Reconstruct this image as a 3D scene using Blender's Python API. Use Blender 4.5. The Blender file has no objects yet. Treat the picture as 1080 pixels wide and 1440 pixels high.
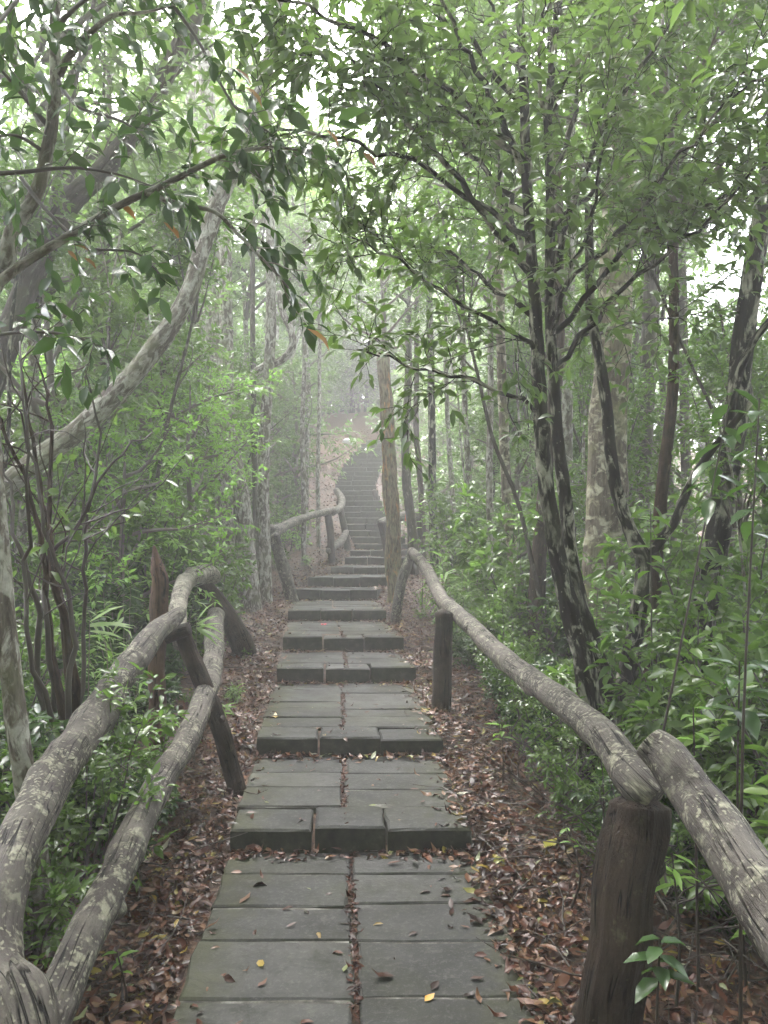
import bpy, math, random
import numpy as np
from mathutils import Vector, Matrix

# ------------------------------------------------------------------ camera, sky, sun, exposure
scene = bpy.context.scene
FPX, HZ, EYE = 1083.0, 771.0, 1.5
PITCH = math.atan((HZ - 720.0) / FPX)
cam = bpy.data.cameras.new('camera')
cam.sensor_fit = 'HORIZONTAL'; cam.sensor_width = 36.0
cam.lens = 36.0 * FPX / 1080.0
cam.clip_start = 0.05; cam.clip_end = 600
camo = bpy.data.objects.new('camera', cam)
scene.collection.objects.link(camo)
camo.location = (0, 0, EYE)
camo.rotation_euler = (math.radians(90) + PITCH, 0, 0)
scene.camera = camo

SUN_EL, SUN_AZ = math.radians(62), math.radians(-25)      # azimuth from +Y, negative = to the left
world = bpy.data.worlds.new('World'); scene.world = world; world.use_nodes = True
wn = world.node_tree; wn.nodes.clear()
sky = wn.nodes.new('ShaderNodeTexSky'); sky.sky_type = 'NISHITA'; sky.sun_disc = False
sky.sun_elevation = SUN_EL; sky.sun_rotation = SUN_AZ
sky.dust_density = 6.0; sky.air_density = 1.0; sky.ozone_density = 1.0
hs = wn.nodes.new('ShaderNodeHueSaturation'); hs.inputs['Saturation'].default_value = 0.38
bg = wn.nodes.new('ShaderNodeBackground'); bg.inputs['Strength'].default_value = 0.15
wo = wn.nodes.new('ShaderNodeOutputWorld')
wn.links.new(sky.outputs[0], hs.inputs['Color']); wn.links.new(hs.outputs[0], bg.inputs[0]); wn.links.new(bg.outputs[0], wo.inputs[0])

sun = bpy.data.lights.new('sun', 'SUN'); sun.energy = 1.4; sun.angle = math.radians(40); sun.color = (1, 0.985, 0.975)
suno = bpy.data.objects.new('sun', sun); scene.collection.objects.link(suno)
sd = Vector((math.sin(SUN_AZ) * math.cos(SUN_EL), math.cos(SUN_AZ) * math.cos(SUN_EL), math.sin(SUN_EL)))
suno.rotation_euler = sd.to_track_quat('Z', 'Y').to_euler(); suno.location = (0, 0, 40)

vs = scene.view_settings
vs.view_transform = 'Standard'; vs.look = 'None'; vs.gamma = 1; vs.use_curve_mapping = False
vs.exposure = 3.6
cy = scene.cycles
cy.max_bounces = 6; cy.diffuse_bounces = 3; cy.glossy_bounces = 2; cy.transmission_bounces = 3; cy.volume_bounces = 1
cy.use_denoising = True; cy.use_adaptive_sampling = False; cy.sample_clamp_indirect = 4.0
HAZE_DENSITY = 0.0090

# ------------------------------------------------------------------ helpers
COL = scene.collection
RNG = np.random.default_rng(7)
random.seed(7)
CP, SP = math.cos(PITCH), math.sin(PITCH)

def P(px, py, d):
    """point of the place seen in direction (px, py), d metres ahead of the camera"""
    u, v = (px - 540) / FPX, (720 - py) / FPX
    dy, dz = CP - v * SP, SP + v * CP
    k = d / dy
    return np.array((u * k, d, EYE + dz * k))

class MB:
    def __init__(s):
        s.v = []; s.f = []; s.n = 0; s.co = []; s.t = []; s.mi = []
    def add(s, v, faces, co=None, tint=0.5, mi=0):
        v = np.asarray(v, dtype=np.float32).reshape(-1, 3)
        faces = np.asarray(faces, dtype=np.int32)
        s.v.append(v); s.f.append(faces + s.n)
        s.co.append(v if co is None else np.asarray(co, dtype=np.float32))
        m = len(faces)
        s.t.append(np.broadcast_to(np.asarray(tint, dtype=np.float32), (m,)).copy() if np.ndim(tint) == 0 else np.asarray(tint, dtype=np.float32))
        s.mi.append(np.full(m, mi, dtype=np.int32))
        s.n += len(v)
    def mesh(s, name, mats, smooth=True):
        me = bpy.data.meshes.new(name)
        V = np.concatenate(s.v) if s.v else np.zeros((0, 3), np.float32)
        me.vertices.add(len(V)); me.vertices.foreach_set('co', V.ravel())
        li = np.concatenate([f.ravel() for f in s.f])
        ls = np.concatenate([np.full(len(f), f.shape[1], dtype=np.int32) for f in s.f])
        st = np.concatenate(([0], np.cumsum(ls)[:-1])).astype(np.int32)
        me.loops.add(len(li)); me.loops.foreach_set('vertex_index', li)
        me.polygons.add(len(ls)); me.polygons.foreach_set('loop_start', st)
        me.update(calc_edges=True)
        me.polygons.foreach_set('material_index', np.concatenate(s.mi))
        me.polygons.foreach_set('use_smooth', np.full(len(ls), smooth))
        a = me.attributes.new('tubeco', 'FLOAT_VECTOR', 'POINT'); a.data.foreach_set('vector', np.concatenate(s.co).ravel())
        a = me.attributes.new('tint', 'FLOAT', 'FACE'); a.data.foreach_set('value', np.concatenate(s.t))
        for m in (mats if isinstance(mats, (list, tuple)) else [mats]): me.materials.append(m)
        me.validate()
        return me

def link(name, me, parent=None, loc=None, rot=None, scl=None):
    o = bpy.data.objects.new(name, me); COL.objects.link(o)
    if parent: o.parent = parent
    if loc is not None: o.location = loc
    if rot is not None: o.rotation_euler = rot
    if scl is not None: o.scale = (scl, scl, scl) if np.ndim(scl) == 0 else scl
    return o
def tag(o, label, cat, group=None):
    o['label'] = label; o['category'] = cat
    if group: o['group'] = group
    return o
def thing(name, label, cat, loc=(0, 0, 0), rz=0, group=None):
    o = link(name, None, None, Vector(loc), (0, 0, rz)); o.empty_display_size = .1
    return tag(o, label, cat, group)
def kind(o, k): o['kind'] = k; return o

def nrm(a): return a / (np.linalg.norm(a, axis=-1, keepdims=True) + 1e-9)

def smooth_line(pts, n):
    p = np.asarray(pts, float); m = len(p)
    if m < 3:
        t = np.linspace(0, 1, n)[:, None]; return p[0] * (1 - t) + p[-1] * t
    e = np.vstack([2 * p[0] - p[1], p, 2 * p[-1] - p[-2]])
    s = np.linspace(0, m - 1 - 1e-6, n); i = s.astype(int); t = (s - i)[:, None]
    a, b, c, d = e[i], e[i + 1], e[i + 2], e[i + 3]
    return .5 * (2 * b + (c - a) * t + (2 * a - 5 * b + 4 * c - d) * t ** 2 + (3 * b - a - 3 * c + d) * t ** 3)

def tube(mb, pts, rad, seg=8, rough=0.0, rng=RNG, cap=True, ridge=0.0, flat_ends=False, knots=0):
    pts = np.asarray(pts, float); n = len(pts)
    rad = np.broadcast_to(np.asarray(rad, float), (n,))
    T = nrm(np.gradient(pts, axis=0))
    ref = np.array((0, 0, 1.)) if abs(T[0, 2]) < .8 else np.array((1., 0, 0))
    u = np.cross(T[0], ref); u /= np.linalg.norm(u)
    U = np.empty_like(pts)
    for i in range(n):
        u = u - T[i] * np.dot(u, T[i]); u /= np.linalg.norm(u) + 1e-9; U[i] = u
    W = np.cross(T, U)
    a = np.linspace(0, 2 * math.pi, seg, endpoint=False)
    s = np.concatenate(([0], np.cumsum(np.linalg.norm(np.diff(pts, axis=0), axis=1))))
    R = np.repeat(rad[:, None], seg, 1)
    if rough:
        r0 = max(rad.mean(), .01); f = np.zeros((n, seg))
        for k in range(1, 5):
            ph = rng.uniform(0, 6.28, 3)
            f += np.sin(k * a[None] + ph[0] + np.sin(s[:, None] / r0 * .35 * k + ph[1])) * np.sin(s[:, None] / r0 * rng.uniform(.2, .8) + ph[2]) / k ** .7
        R = R * (1 + rough * f)
    if ridge:
        for k in (7, 11, 16):
            ph = rng.uniform(0, 6.28, 2)
            R = R * (1 + ridge * np.sin(k * a[None] + ph[0] + .8 * np.sin(s[:, None] * 3 + ph[1])))
    if knots:
        for k in range(knots):
            s0 = rng.uniform(.05, .95) * s[-1]; a0 = rng.uniform(0, 6.28); A = rng.uniform(-.14, .26); w = rng.uniform(.5, 1.1) * rad.mean()
            da = (a[None] - a0 + math.pi) % (2 * math.pi) - math.pi
            R = R * (1 + A * np.exp(-((s[:, None] - s0) / (w * 1.3)) ** 2 - (da / .55) ** 2))
    V = pts[:, None] + R[..., None] * (np.cos(a)[None, :, None] * U[:, None] + np.sin(a)[None, :, None] * W[:, None])
    off = rng.uniform(0, 20)
    co = np.stack([np.cos(a)[None] * R, np.sin(a)[None] * R, np.repeat(s[:, None], seg, 1) + off], -1)
    idx = np.arange(n * seg).reshape(n, seg); nx = np.roll(idx, -1, 1)
    q = np.stack([idx[:-1], nx[:-1], nx[1:], idx[1:]], -1).reshape(-1, 4)
    V = V.reshape(-1, 3); co = co.reshape(-1, 3)
    if cap:
        dome = .0 if flat_ends else .6
        V = np.vstack([V, pts[0] - T[0] * rad[0] * dome, pts[-1] + T[-1] * rad[-1] * dome])
        co = np.vstack([co, (0, 0, off), (0, 0, s[-1] + off)])
        b, e = n * seg, n * seg + 1
        mb.add(V, q, co)
        mb.f.append(np.concatenate([np.stack([nx[0], idx[0], np.full(seg, b)], -1), np.stack([idx[-1], nx[-1], np.full(seg, e)], -1)]).astype(np.int32) + mb.n - len(V))
        mb.t.append(np.full(2 * seg, .5, np.float32)); mb.mi.append(np.zeros(2 * seg, np.int32))
    else: mb.add(V, q, co)

# leaves --------------------------------------------------------------------------------------
LEAF_HI = (np.array([(0, 0, 0), (.30, .5, .10), (.32, 0, 0), (.30, -.5, .10), (.66, .42, .06), (.68, 0, -.03), (.66, -.42, .06), (1, 0, -.10)]),
           [(0, 2, 1), (0, 3, 2), (1, 2, 4), (2, 5, 4), (2, 3, 6), (2, 6, 5), (4, 5, 7), (5, 6, 7)])
LEAF_LO = (np.array([(0, 0, 0), (.45, .5, .10), (1, 0, -.06), (.45, -.5, .10)]), [(0, 2, 1), (0, 3, 2)])
BLADE = (np.array([(0, .15, 0), (0, -.15, 0), (.25, .5, .04), (.25, -.5, .04), (.6, .42, .0), (.6, -.42, .0), (1, 0, -.18)]),
         [(0, 1, 3), (0, 3, 2), (2, 3, 5), (2, 5, 4), (4, 5, 6)])
def leaves(mb, tpl, pos, d, n, L, W, tint, curl=1.0, mi=0):
    T, F = tpl; pos = np.asarray(pos, float); N = len(pos)
    if not N: return
    d = nrm(d); s = nrm(np.cross(n, d)); n = np.cross(d, s)
    L = np.broadcast_to(L, (N,)); W = np.broadcast_to(W, (N,)); curl = np.broadcast_to(curl, (N,))
    V = (pos[:, None] + (L[:, None] * T[None, :, 0])[..., None] * d[:, None] + (W[:, None] * T[None, :, 1])[..., None] * s[:, None]
         + (np.where(np.abs(T[None, :, 1]) > 0, W[:, None] * 1.6, L[:, None] * curl[:, None]) * T[None, :, 2])[..., None] * n[:, None])
    F = np.asarray(F); k = len(T)
    FF = (F[None] + (np.arange(N) * k)[:, None, None]).reshape(-1, 3)
    mb.add(V.reshape(-1, 3), FF, None, np.repeat(np.broadcast_to(tint, (N,)), len(F)), mi)

class Foliage:
    """collects leaf placements"""
    def __init__(s, rng): s.rng = rng; s.p = []; s.d = []; s.n = []; s.L = []; s.t = []
    def on(s, pts, spacing, L, t0=.15, droop=.35, spread=.9, tint=None, tip=2):
        r = s.rng; pts = np.asarray(pts, float)
        seg = np.linalg.norm(np.diff(pts, axis=0), axis=1); cs = np.concatenate(([0], np.cumsum(seg))); tot = cs[-1]
        u = np.arange(t0 * tot, tot, spacing); u = np.concatenate([u, np.full(tip, tot)]); n = len(u)
        p = np.stack([np.interp(u, cs, pts[:, i]) for i in range(3)], -1)
        T = nrm(np.stack([np.interp(np.minimum(u + .02, tot), cs, pts[:, i]) - np.interp(np.maximum(u - .05, 0), cs, pts[:, i]) for i in range(3)], -1))
        side = nrm(np.cross(T, np.array((0, 0, 1.))) + r.normal(0, .25, (n, 3)))
        sg = np.where(np.arange(n) % 2, 1., -1.)[:, None] * r.uniform(.5, 1.2, (n, 1)) * spread
        d = T * r.uniform(.4, 1.0, (n, 1)) + side * sg + r.normal(0, .22, (n, 3)) - np.array((0, 0, 1.)) * droop * r.uniform(.2, 1.6, (n, 1))
        nn = np.array((0, 0, 1.)) + r.normal(0, .45, (n, 3))
        s.p.append(p); s.d.append(nrm(d)); s.n.append(nn); s.L.append(L * r.uniform(.6, 1.15, n))
        s.t.append(np.clip((r.uniform(0, 1) if tint is None else tint) * .5 + r.uniform(0, .5, n), 0, 1))
    def mesh(s, name, mat, tpl=LEAF_HI, wr=.36):
        mb = MB()
        p = np.concatenate(s.p); L = np.concatenate(s.L); n = len(p)
        leaves(mb, tpl, p, np.concatenate(s.d), np.concatenate(s.n), L, L * wr * s.rng.uniform(.85, 1.15, n), np.concatenate(s.t), s.rng.uniform(.2, 2.5, n))
        return mb.mesh(name, mat, smooth=True)
    def count(s): return sum(len(x) for x in s.p)

def wander(p, d, L, rng, n=6, bend=.25, up=0.0):
    pts = [np.array(p, float)]; d = np.array(d, float); d /= np.linalg.norm(d)
    for i in range(n - 1):
        d = d + rng.normal(0, bend, 3) * .6 + np.array((0, 0, up)); d /= np.linalg.norm(d)
        pts.append(pts[-1] + d * L / (n - 1))
    return np.array(pts)
def at(pts, t):
    m = len(pts) - 1; k = min(int(t * m), m - 1); f = t * m - k
    return pts[k] * (1 - f) + pts[k + 1] * f, nrm(pts[k + 1] - pts[k])
def side_dir(T, rng, ang, updraft=.1):
    r = rng.normal(0, 1, 3); r -= T * np.dot(r, T); r = r / np.linalg.norm(r)
    d = T * math.cos(ang) + r * math.sin(ang); d[2] += updraft
    return d / np.linalg.norm(d)

def twigs(mb, fol, pts, rng, r, ntw, tl, leafL, spacing, t0=.2, lvl=1, seg=4, ang=(.6, 1.2), droop=.35, updraft=.1, tint=None, tw_r=.004):
    """side twigs carrying leaves along a limb"""
    for t in np.linspace(t0, .98, ntw) + rng.uniform(-.03, .03, ntw):
        t = float(np.clip(t, 0, .999)); p, T = at(pts, t)
        L = tl * rng.uniform(.5, 1.2) * (1.1 - .45 * t)
        d = side_dir(T, rng, rng.uniform(*ang), updraft)
        q = wander(p, d, L, rng, 5, .28)
        rr = max(tw_r, r * (1 - t) * .5)
        tube(mb, q, np.linspace(rr, tw_r * .5, 5), seg, cap=False, rng=rng)
        tt = rng.uniform(0, 1) if tint is None else tint
        if lvl > 0: twigs(mb, fol, q, rng, rr, max(2, int(ntw * .45)), tl * .5, leafL, spacing, .25, lvl - 1, 3, ang, droop, updraft, tt, tw_r * .8)
        fol.on(q, spacing, leafL, .25 if lvl == 0 else .55, droop, tint=tt)
    fol.on(pts[-3:], spacing, leafL, .1, droop)

# ------------------------------------------------------------------ materials
def mat_new(name):
    m = bpy.data.materials.new(name); m.use_nodes = True
    nt = m.node_tree; nt.nodes.clear()
    return m, nt
class N:
    def __init__(s, nt): s.nt = nt
    def __call__(s, typ, **kw):
        n = s.nt.nodes.new('ShaderNode' + typ)
        for k, v in kw.items():
            if k.startswith('i_'):
                key = k[2:]; key = int(key) if key.isdigit() else key.replace('_', ' ')
                if isinstance(v, bpy.types.NodeSocket): s.nt.links.new(v, n.inputs[key])
                else: n.inputs[key].default_value = v
            else: setattr(n, k, v)
        return n
    def attr(s, name, out): return s('Attribute', attribute_name=name).outputs[out]
    def scale(s, vec, sx, sy, sz): return s('VectorMath', operation='MULTIPLY', i_0=vec, i_1=(sx, sy, sz)).outputs[0]
    def noise(s, vec, scale, detail=4, rough=.55, dist=0.0): return s('TexNoise', i_Vector=vec, i_Scale=scale, i_Detail=detail, i_Roughness=rough, i_Distortion=dist).outputs[0]
    def ramp(s, fac, stops, interp='LINEAR'):
        r = s('ValToRGB', i_0=fac); cr = r.color_ramp; cr.interpolation = interp
        while len(cr.elements) < len(stops): cr.elements.new(.5)
        for e, (p, c) in zip(cr.elements, stops):
            e.position = p; e.color = (c, c, c, 1) if np.ndim(c) == 0 else (*c, 1)
        return r.outputs[0]
    def mix(s, fac, a, b, blend='MIX'):
        m = s('Mix', data_type='RGBA', blend_type=blend)
        for k, v in ((0, fac), (6, a), (7, b)):
            if isinstance(v, bpy.types.NodeSocket): s.nt.links.new(v, m.inputs[k])
            else: m.inputs[k].default_value = v if k == 0 else (*v, 1)
        return m.outputs[2]
    def out(s, shader): s('OutputMaterial', i_Surface=shader)
    def bump(s, h, strength=.5, dist=.01): return s('Bump', i_Height=h, i_Strength=strength, i_Distance=dist).outputs[0]

def leaf_mat(name, dark, light, trans, rough=.38, tw=.35, stops=(0, 1)):
    m, nt = mat_new(name); g = N(nt)
    t = g.attr('tint', 'Fac')
    c = g.ramp(t, [(stops[0], dark), (stops[1], light)])
    nv = g.noise(g('TexCoord').outputs['Object'], 1.3, 2)
    c = g.mix(g.ramp(nv, [(.35, 0.0), (.65, .45)]), c, tuple(x * .65 for x in light))
    b = g('BsdfPrincipled', i_Base_Color=c, i_Roughness=rough)
    b.inputs['Specular IOR Level'].default_value = .6
    tc = g.mix(t, trans, tuple(min(1, x * 1.5) for x in trans))
    tr = g('BsdfTranslucent', i_Color=tc)
    mx = g('MixShader', i_0=tw, i_1=b.outputs[0], i_2=tr.outputs[0])
    g.out(mx.outputs[0]); return m

def bark_mat(name, base, dark, lichen, amt, ps=7.0, zst=.8, fine=60., green=None, rough=.85, spec=.12):
    m, nt = mat_new(name); g = N(nt)
    co = g.attr('tubeco', 'Vector')
    f1 = g.noise(g.scale(co, 1, 1, .22), fine, 5, .65)
    c = g.mix(g.ramp(f1, [(.35, 0.), (.68, 1.)]), dark, base)
    big = g.noise(g.scale(co, 1.6, 1.6, zst), ps, 6, .62, .6)
    msk = g.ramp(big, [(amt, 0.), (amt + .10, .9)])
    f2 = g.noise(co, 25, 4, .6)
    lc = g.mix(g.ramp(f2, [(.35, 0.), (.65, 1.)]), tuple(x * .62 for x in lichen), lichen)
    c = g.mix(msk, c, lc)
    sp = g('TexVoronoi', i_Vector=co, i_Scale=34.).outputs['Distance']
    spm = g.ramp(g('Math', operation='ADD', i_0=sp, i_1=g('Math', operation='MULTIPLY', i_0=g.noise(co, 9., 3), i_1=.9).outputs[0]).outputs[0], [(.44, .55), (.52, 0.)])
    c = g.mix(spm, c, tuple(min(.6, x * 1.05) for x in lichen))
    if green:
        gm = g.ramp(g.noise(co, 4.5, 4, .6), [(.52, 0.), (.68, .75)]); c = g.mix(gm, c, green)
    h = g('Math', operation='ADD', i_0=f1, i_1=g('Math', operation='MULTIPLY', i_0=msk, i_1=.35).outputs[0]).outputs[0]
    b = g('BsdfPrincipled', i_Base_Color=c, i_Roughness=rough, i_Normal=g.bump(h, .7, .012))
    b.inputs['Specular IOR Level'].default_value = spec
    g.out(b.outputs[0]); return m

def log_mat(name, base, dark, lichen, amt=.62, spots=.40, rough=.6):
    m, nt = mat_new(name); g = N(nt)
    co = g.attr('tubeco', 'Vector')
    cw = g('VectorMath', operation='ADD', i_0=co, i_1=g('VectorMath', operation='SCALE', i_0=g('TexNoise', i_Vector=co, i_Scale=28., i_Detail=3.).outputs[1], i_Scale=.05).outputs[0]).outputs[0]
    w = g.noise(g.scale(co, 1, 1, .10), 95, 6, .6, .3)
    c = g.mix(g.ramp(w, [(.33, 0.), (.62, 1.)]), dark, base)
    cr = g.noise(g.scale(co, 1, 1, .045), 34, 2, .5, .12)
    cl = g('Math', operation='ABSOLUTE', i_0=g('Math', operation='SUBTRACT', i_0=cr, i_1=.5).outputs[0]).outputs[0]
    crack = g('Math', operation='MULTIPLY', i_0=g.ramp(cl, [(.008, 1.), (.022, 0.)]), i_1=g.ramp(g.noise(co, 6, 3), [(.45, 0.), (.55, 1.)])).outputs[0]
    c = g.mix(g.ramp(g.noise(co, 7, 5, .65), [(.38, 0.), (.62, .75)]), c, tuple(x * 1.7 for x in base)); c = g.mix(g.ramp(g.noise(co, 3.3, 5, .6), [(.50, 0.), (.62, .75)]), c, tuple(x * 1.2 for x in dark))
    f2 = g.noise(co, 16, 5, .65)
    pm = g('Math', operation='MULTIPLY', i_0=g.ramp(f2, [(amt - .02, 0.), (amt + .09, .85)]), i_1=g.ramp(g.noise(co, 3.6, 3, .6), [(.36, .25), (.54, 1.)])).outputs[0]
    c = g.mix(pm, c, lichen)
    v = g('TexVoronoi', i_Vector=cw, i_Scale=52.); vd = v.outputs['Distance']
    sm = g('Math', operation='ADD', i_0=vd, i_1=g('Math', operation='MULTIPLY', i_0=g.noise(co, 7., 3), i_1=.8).outputs[0]).outputs[0]
    c = g.mix(g.ramp(sm, [(spots - .03, .6), (spots + .12, 0.)]), c, tuple(min(.7, x * 1.15) for x in lichen))
    c = g.mix(crack, c, tuple(x * .3 for x in dark))
    h = g('Math', operation='SUBTRACT', i_0=w, i_1=g('Math', operation='MULTIPLY', i_0=crack, i_1=1.6).outputs[0]).outputs[0]
    b = g('BsdfPrincipled', i_Base_Color=c, i_Roughness=rough, i_Normal=g.bump(g('Math', operation='ADD', i_0=h, i_1=g.noise(g.scale(co, 1, 1, .3), 160, 4, .7)).outputs[0], 1.0, .010))
    b.inputs['Specular IOR Level'].default_value = .2
    g.out(b.outputs[0]); return m

def stone_mat():
    m, nt = mat_new('wet_stone'); g = N(nt)
    co = g('TexCoord').outputs['Object']; t = g.attr('tint', 'Fac')
    n1 = g.noise(co, 3.2, 6, .6); n2 = g.noise(co, 45, 4, .7); n3 = g.noise(co, 1.1, 5, .6, .5)
    c = g.ramp(n1, [(.3, (.030, .030, .0305)), (.7, (.056, .0555, .055))])
    c = g.mix(g('Math', operation='MULTIPLY', i_0=t, i_1=.55).outputs[0], c, (0.0374, 0.03795, 0.0363))
    c = g.mix(g('Math', operation='MULTIPLY', i_0=g.ramp(t, [(.45, 0.), (1., .6)]), i_1=g.ramp(g.noise(co, 4.1, 5, .7), [(.35, .2), (.65, 1.)])).outputs[0], c, (.115, .112, .108))
    c = g.mix(g.ramp(g.noise(co, 130, 3, .8), [(.60, 0.), (.70, .45)]), c, (.16, .155, .145)); c = g.mix(g.ramp(n2, [(.52, 0.), (.8, .5)]), c, (0.156, 0.156, 0.144))
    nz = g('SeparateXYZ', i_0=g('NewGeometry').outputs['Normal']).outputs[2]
    moss = g.ramp(n3, [(.50, 0.), (.68, .45)])
    edge = g('SeparateXYZ', i_0=g.attr('tubeco', 'Vector')).outputs[0]; c = g.mix(moss, c, (0.04675, 0.0484, 0.0264)); c = g.mix(g.ramp(g('Math', operation='MULTIPLY_ADD', i_0=g.noise(co, 5., 5, .65), i_1=.7, i_2=g('Math', operation='MULTIPLY', i_0=edge, i_1=.5).outputs[0]).outputs[0], [(.68, 0.), (.90, .50)]), c, (0.05775, 0.0605, 0.0253)); c = g.mix(g.ramp(g.noise(co, 6.5, 6, .7, 1.2), [(.52, 0.), (.66, .5)]), c, (0.03025, 0.0297, 0.0264)); c = g.mix(g.ramp(g.noise(co, 9.5, 6, .75), [(.58, 0.), (.72, .5)]), c, (0.132, 0.1293, 0.1155))
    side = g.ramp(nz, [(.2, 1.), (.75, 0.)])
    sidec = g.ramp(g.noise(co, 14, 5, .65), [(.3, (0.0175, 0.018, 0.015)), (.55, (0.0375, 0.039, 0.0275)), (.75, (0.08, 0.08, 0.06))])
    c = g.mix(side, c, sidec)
    r = g.ramp(g.noise(co, 2.3, 4, .6), [(.35, .48), (.65, .85)])
    b = g('BsdfPrincipled', i_Base_Color=c, i_Roughness=r, i_Normal=g.bump(g('Math', operation='ADD', i_0=n2, i_1=n1).outputs[0], .45, .006))
    b.inputs['Specular IOR Level'].default_value = .10
    g.out(b.outputs[0]); return m
def mortar_mat():
    m, nt = mat_new('mortar'); g = N(nt); co = g('TexCoord').outputs['Object']
    c = g.ramp(g.noise(co, 9, 5, .75), [(.40, (.018, .015, .012)), (.50, (.06, .055, .045)), (.66, (.17, .165, .15))])
    b = g('BsdfPrincipled', i_Base_Color=c, i_Roughness=.8); g.out(b.outputs[0]); return m
def soil_mat():
    m, nt = mat_new('forest_soil'); g = N(nt); co = g('TexCoord').outputs['Object']
    v = g('TexVoronoi', i_Vector=co, i_Scale=22., i_Randomness=1.)
    rc = g('SeparateColor', i_0=v.outputs['Color']).outputs[0]
    c = g.ramp(rc, [(0., (.030, .018, .013)), (.35, (.075, .040, .026)), (.6, (.12, .062, .038)), (.85, (.18, .11, .07)), (1., (.06, .035, .025))])
    c = g.mix(g.ramp(g.noise(co, 1.5, 5, .6), [(.4, 0.), (.65, .75)]), c, (.05, .030, .022))
    yy = g('SeparateXYZ', i_0=co).outputs[1]; bank = g.ramp(g('Math', operation='MULTIPLY_ADD', i_0=yy, i_1=.02, i_2=g('Math', operation='MULTIPLY', i_0=g.noise(co, 1.2, 4), i_1=.08).outputs[0]).outputs[0], [(.47, 0.), (.53, .85)])
    c = g.mix(bank, c, (.19, .115, .075))
    b = g('BsdfPrincipled', i_Base_Color=c, i_Roughness=.7, i_Normal=g.bump(g('Math', operation='ADD', i_0=rc, i_1=g.noise(co, 40, 4, .7)).outputs[0], .8, .03))
    g.out(b.outputs[0]); return m
def litter_mat():
    m, nt = mat_new('dead_leaf'); g = N(nt); t = g.attr('tint', 'Fac')
    c = g.ramp(t, [(0., (0.015, 0.0075, 0.006)), (.25, (0.03375, 0.0135, 0.00975)), (.5, (0.07875, 0.027, 0.01575)), (.68, (0.1237, 0.0495, 0.0255)), (.82, (0.18, 0.1013, 0.06)), (.92, (0.075, 0.04125, 0.03375)), (.955, (0.315, 0.225, 0.045)), (.975, (0.12, 0.15, 0.0375)), (1., (0.3, 0.27, 0.225))], 'LINEAR')
    b = g('BsdfPrincipled', i_Base_Color=c, i_Roughness=.38); b.inputs['Specular IOR Level'].default_value = .3
    tr = g('BsdfTranslucent', i_Color=c)
    g.out(g('MixShader', i_0=.12, i_1=b.outputs[0], i_2=tr.outputs[0]).outputs[0]); return m
def plain(name, col, rough=.5):
    m, nt = mat_new(name); g = N(nt); co = g('TexCoord').outputs['Object']
    c = g.mix(g.ramp(g.noise(co, 30, 3), [(.4, 0.), (.7, .4)]), col, tuple(x * .6 for x in col))
    b = g('BsdfPrincipled', i_Base_Color=c, i_Roughness=rough); g.out(b.outputs[0]); return m

M = dict(
    leaf=leaf_mat('broad_leaf', (.018, .038, .015), (.085, .138, .036), (.135, .24, .04), .32, .32),
    leaf_dark=leaf_mat('glossy_dark_leaf', (.014, .032, .014), (.050, .098, .032), (.07, .15, .025), .25, .25),
    leaf_mid=leaf_mat('forest_leaf', (.026, .048, .025), (.165, .245, .078), (.20, .34, .075), .32, .35),
    leaf_lime=leaf_mat('young_leaf', (0.069, 0.1495, 0.0253), (0.184, 0.345, 0.05175), (0.253, 0.483, 0.069), .40, .40),
    leaf_shrub=leaf_mat('shrub_leaf', (.020, .044, .019), (.14, .22, .052), (.16, .30, .05), .26, .30),
    bamboo=leaf_mat('bamboo_leaf', (.07, .14, .03), (.18, .30, .06), (.22, .40, .08), .45, .35),
    autumn=leaf_mat('rusty_leaf', (.16, .060, .020), (.33, .17, .04), (.35, .18, .05), .45, .3),
    bark_dark=bark_mat('dark_lichen_bark', (0.01872, 0.0144, 0.01152), (0.00576, 0.00504, 0.00432), (.40, .39, .31), .505, 10, .6, 60, (0.0288, 0.03024, 0.0144)),
    bark_pale=bark_mat('pale_lichen_bark', (.19, .165, .14), (.07, .058, .05), (.48, .465, .41), .455, 13, .75, 55, (.12, .12, .07)),
    bark_grey=bark_mat('grey_bark', (.085, .072, .060), (.030, .025, .021), (.24, .23, .19), .57, 11, .6, 50, (.07, .07, .04)),
    bark_band=bark_mat('banded_bark', (.20, .165, .13), (.055, .046, .038), (.52, .49, .37), .50, 5.5, 2.0, 45, (.22, .215, .12)),
    bark_brown=bark_mat('brown_bark', (0.068, 0.044, 0.032), (0.02, 0.0144, 0.0112), (0.208, 0.184, 0.128), .62, 11, .6, 60),
    bark_orange=bark_mat('peeling_orange_bark', (.27, .22, .15), (.06, .045, .03), (.46, .23, .10), .545, 7, .5, 40, (.22, .23, .14)),
    twig=plain('dark_twig', (.045, .034, .026), .6),
    twig_grey=plain('grey_twig', (.13, .11, .09), .65),
    rail=log_mat('weathered_rail_wood', (.094, .083, .074), (.027, .022, .020), (.34, .33, .25), .55, .60),
    rail_pale=log_mat('pale_lichened_wood', (.17, .15, .125), (.05, .042, .036), (.36, .35, .28), .50, .58),
    rail_dark=log_mat('dark_post_wood', (0.0385, 0.0266, 0.0196), (0.0098, 0.007, 0.0056), (0.119, 0.1155, 0.07), .64, .40),
    post_brown=log_mat('broken_brown_wood', (0.0945, 0.0525, 0.035), (0.028, 0.0154, 0.0112), (0.154, 0.133, 0.091), .72, .22),
    stone=stone_mat(), mortar=mortar_mat(), soil=soil_mat(), litter=litter_mat(),
)

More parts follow.
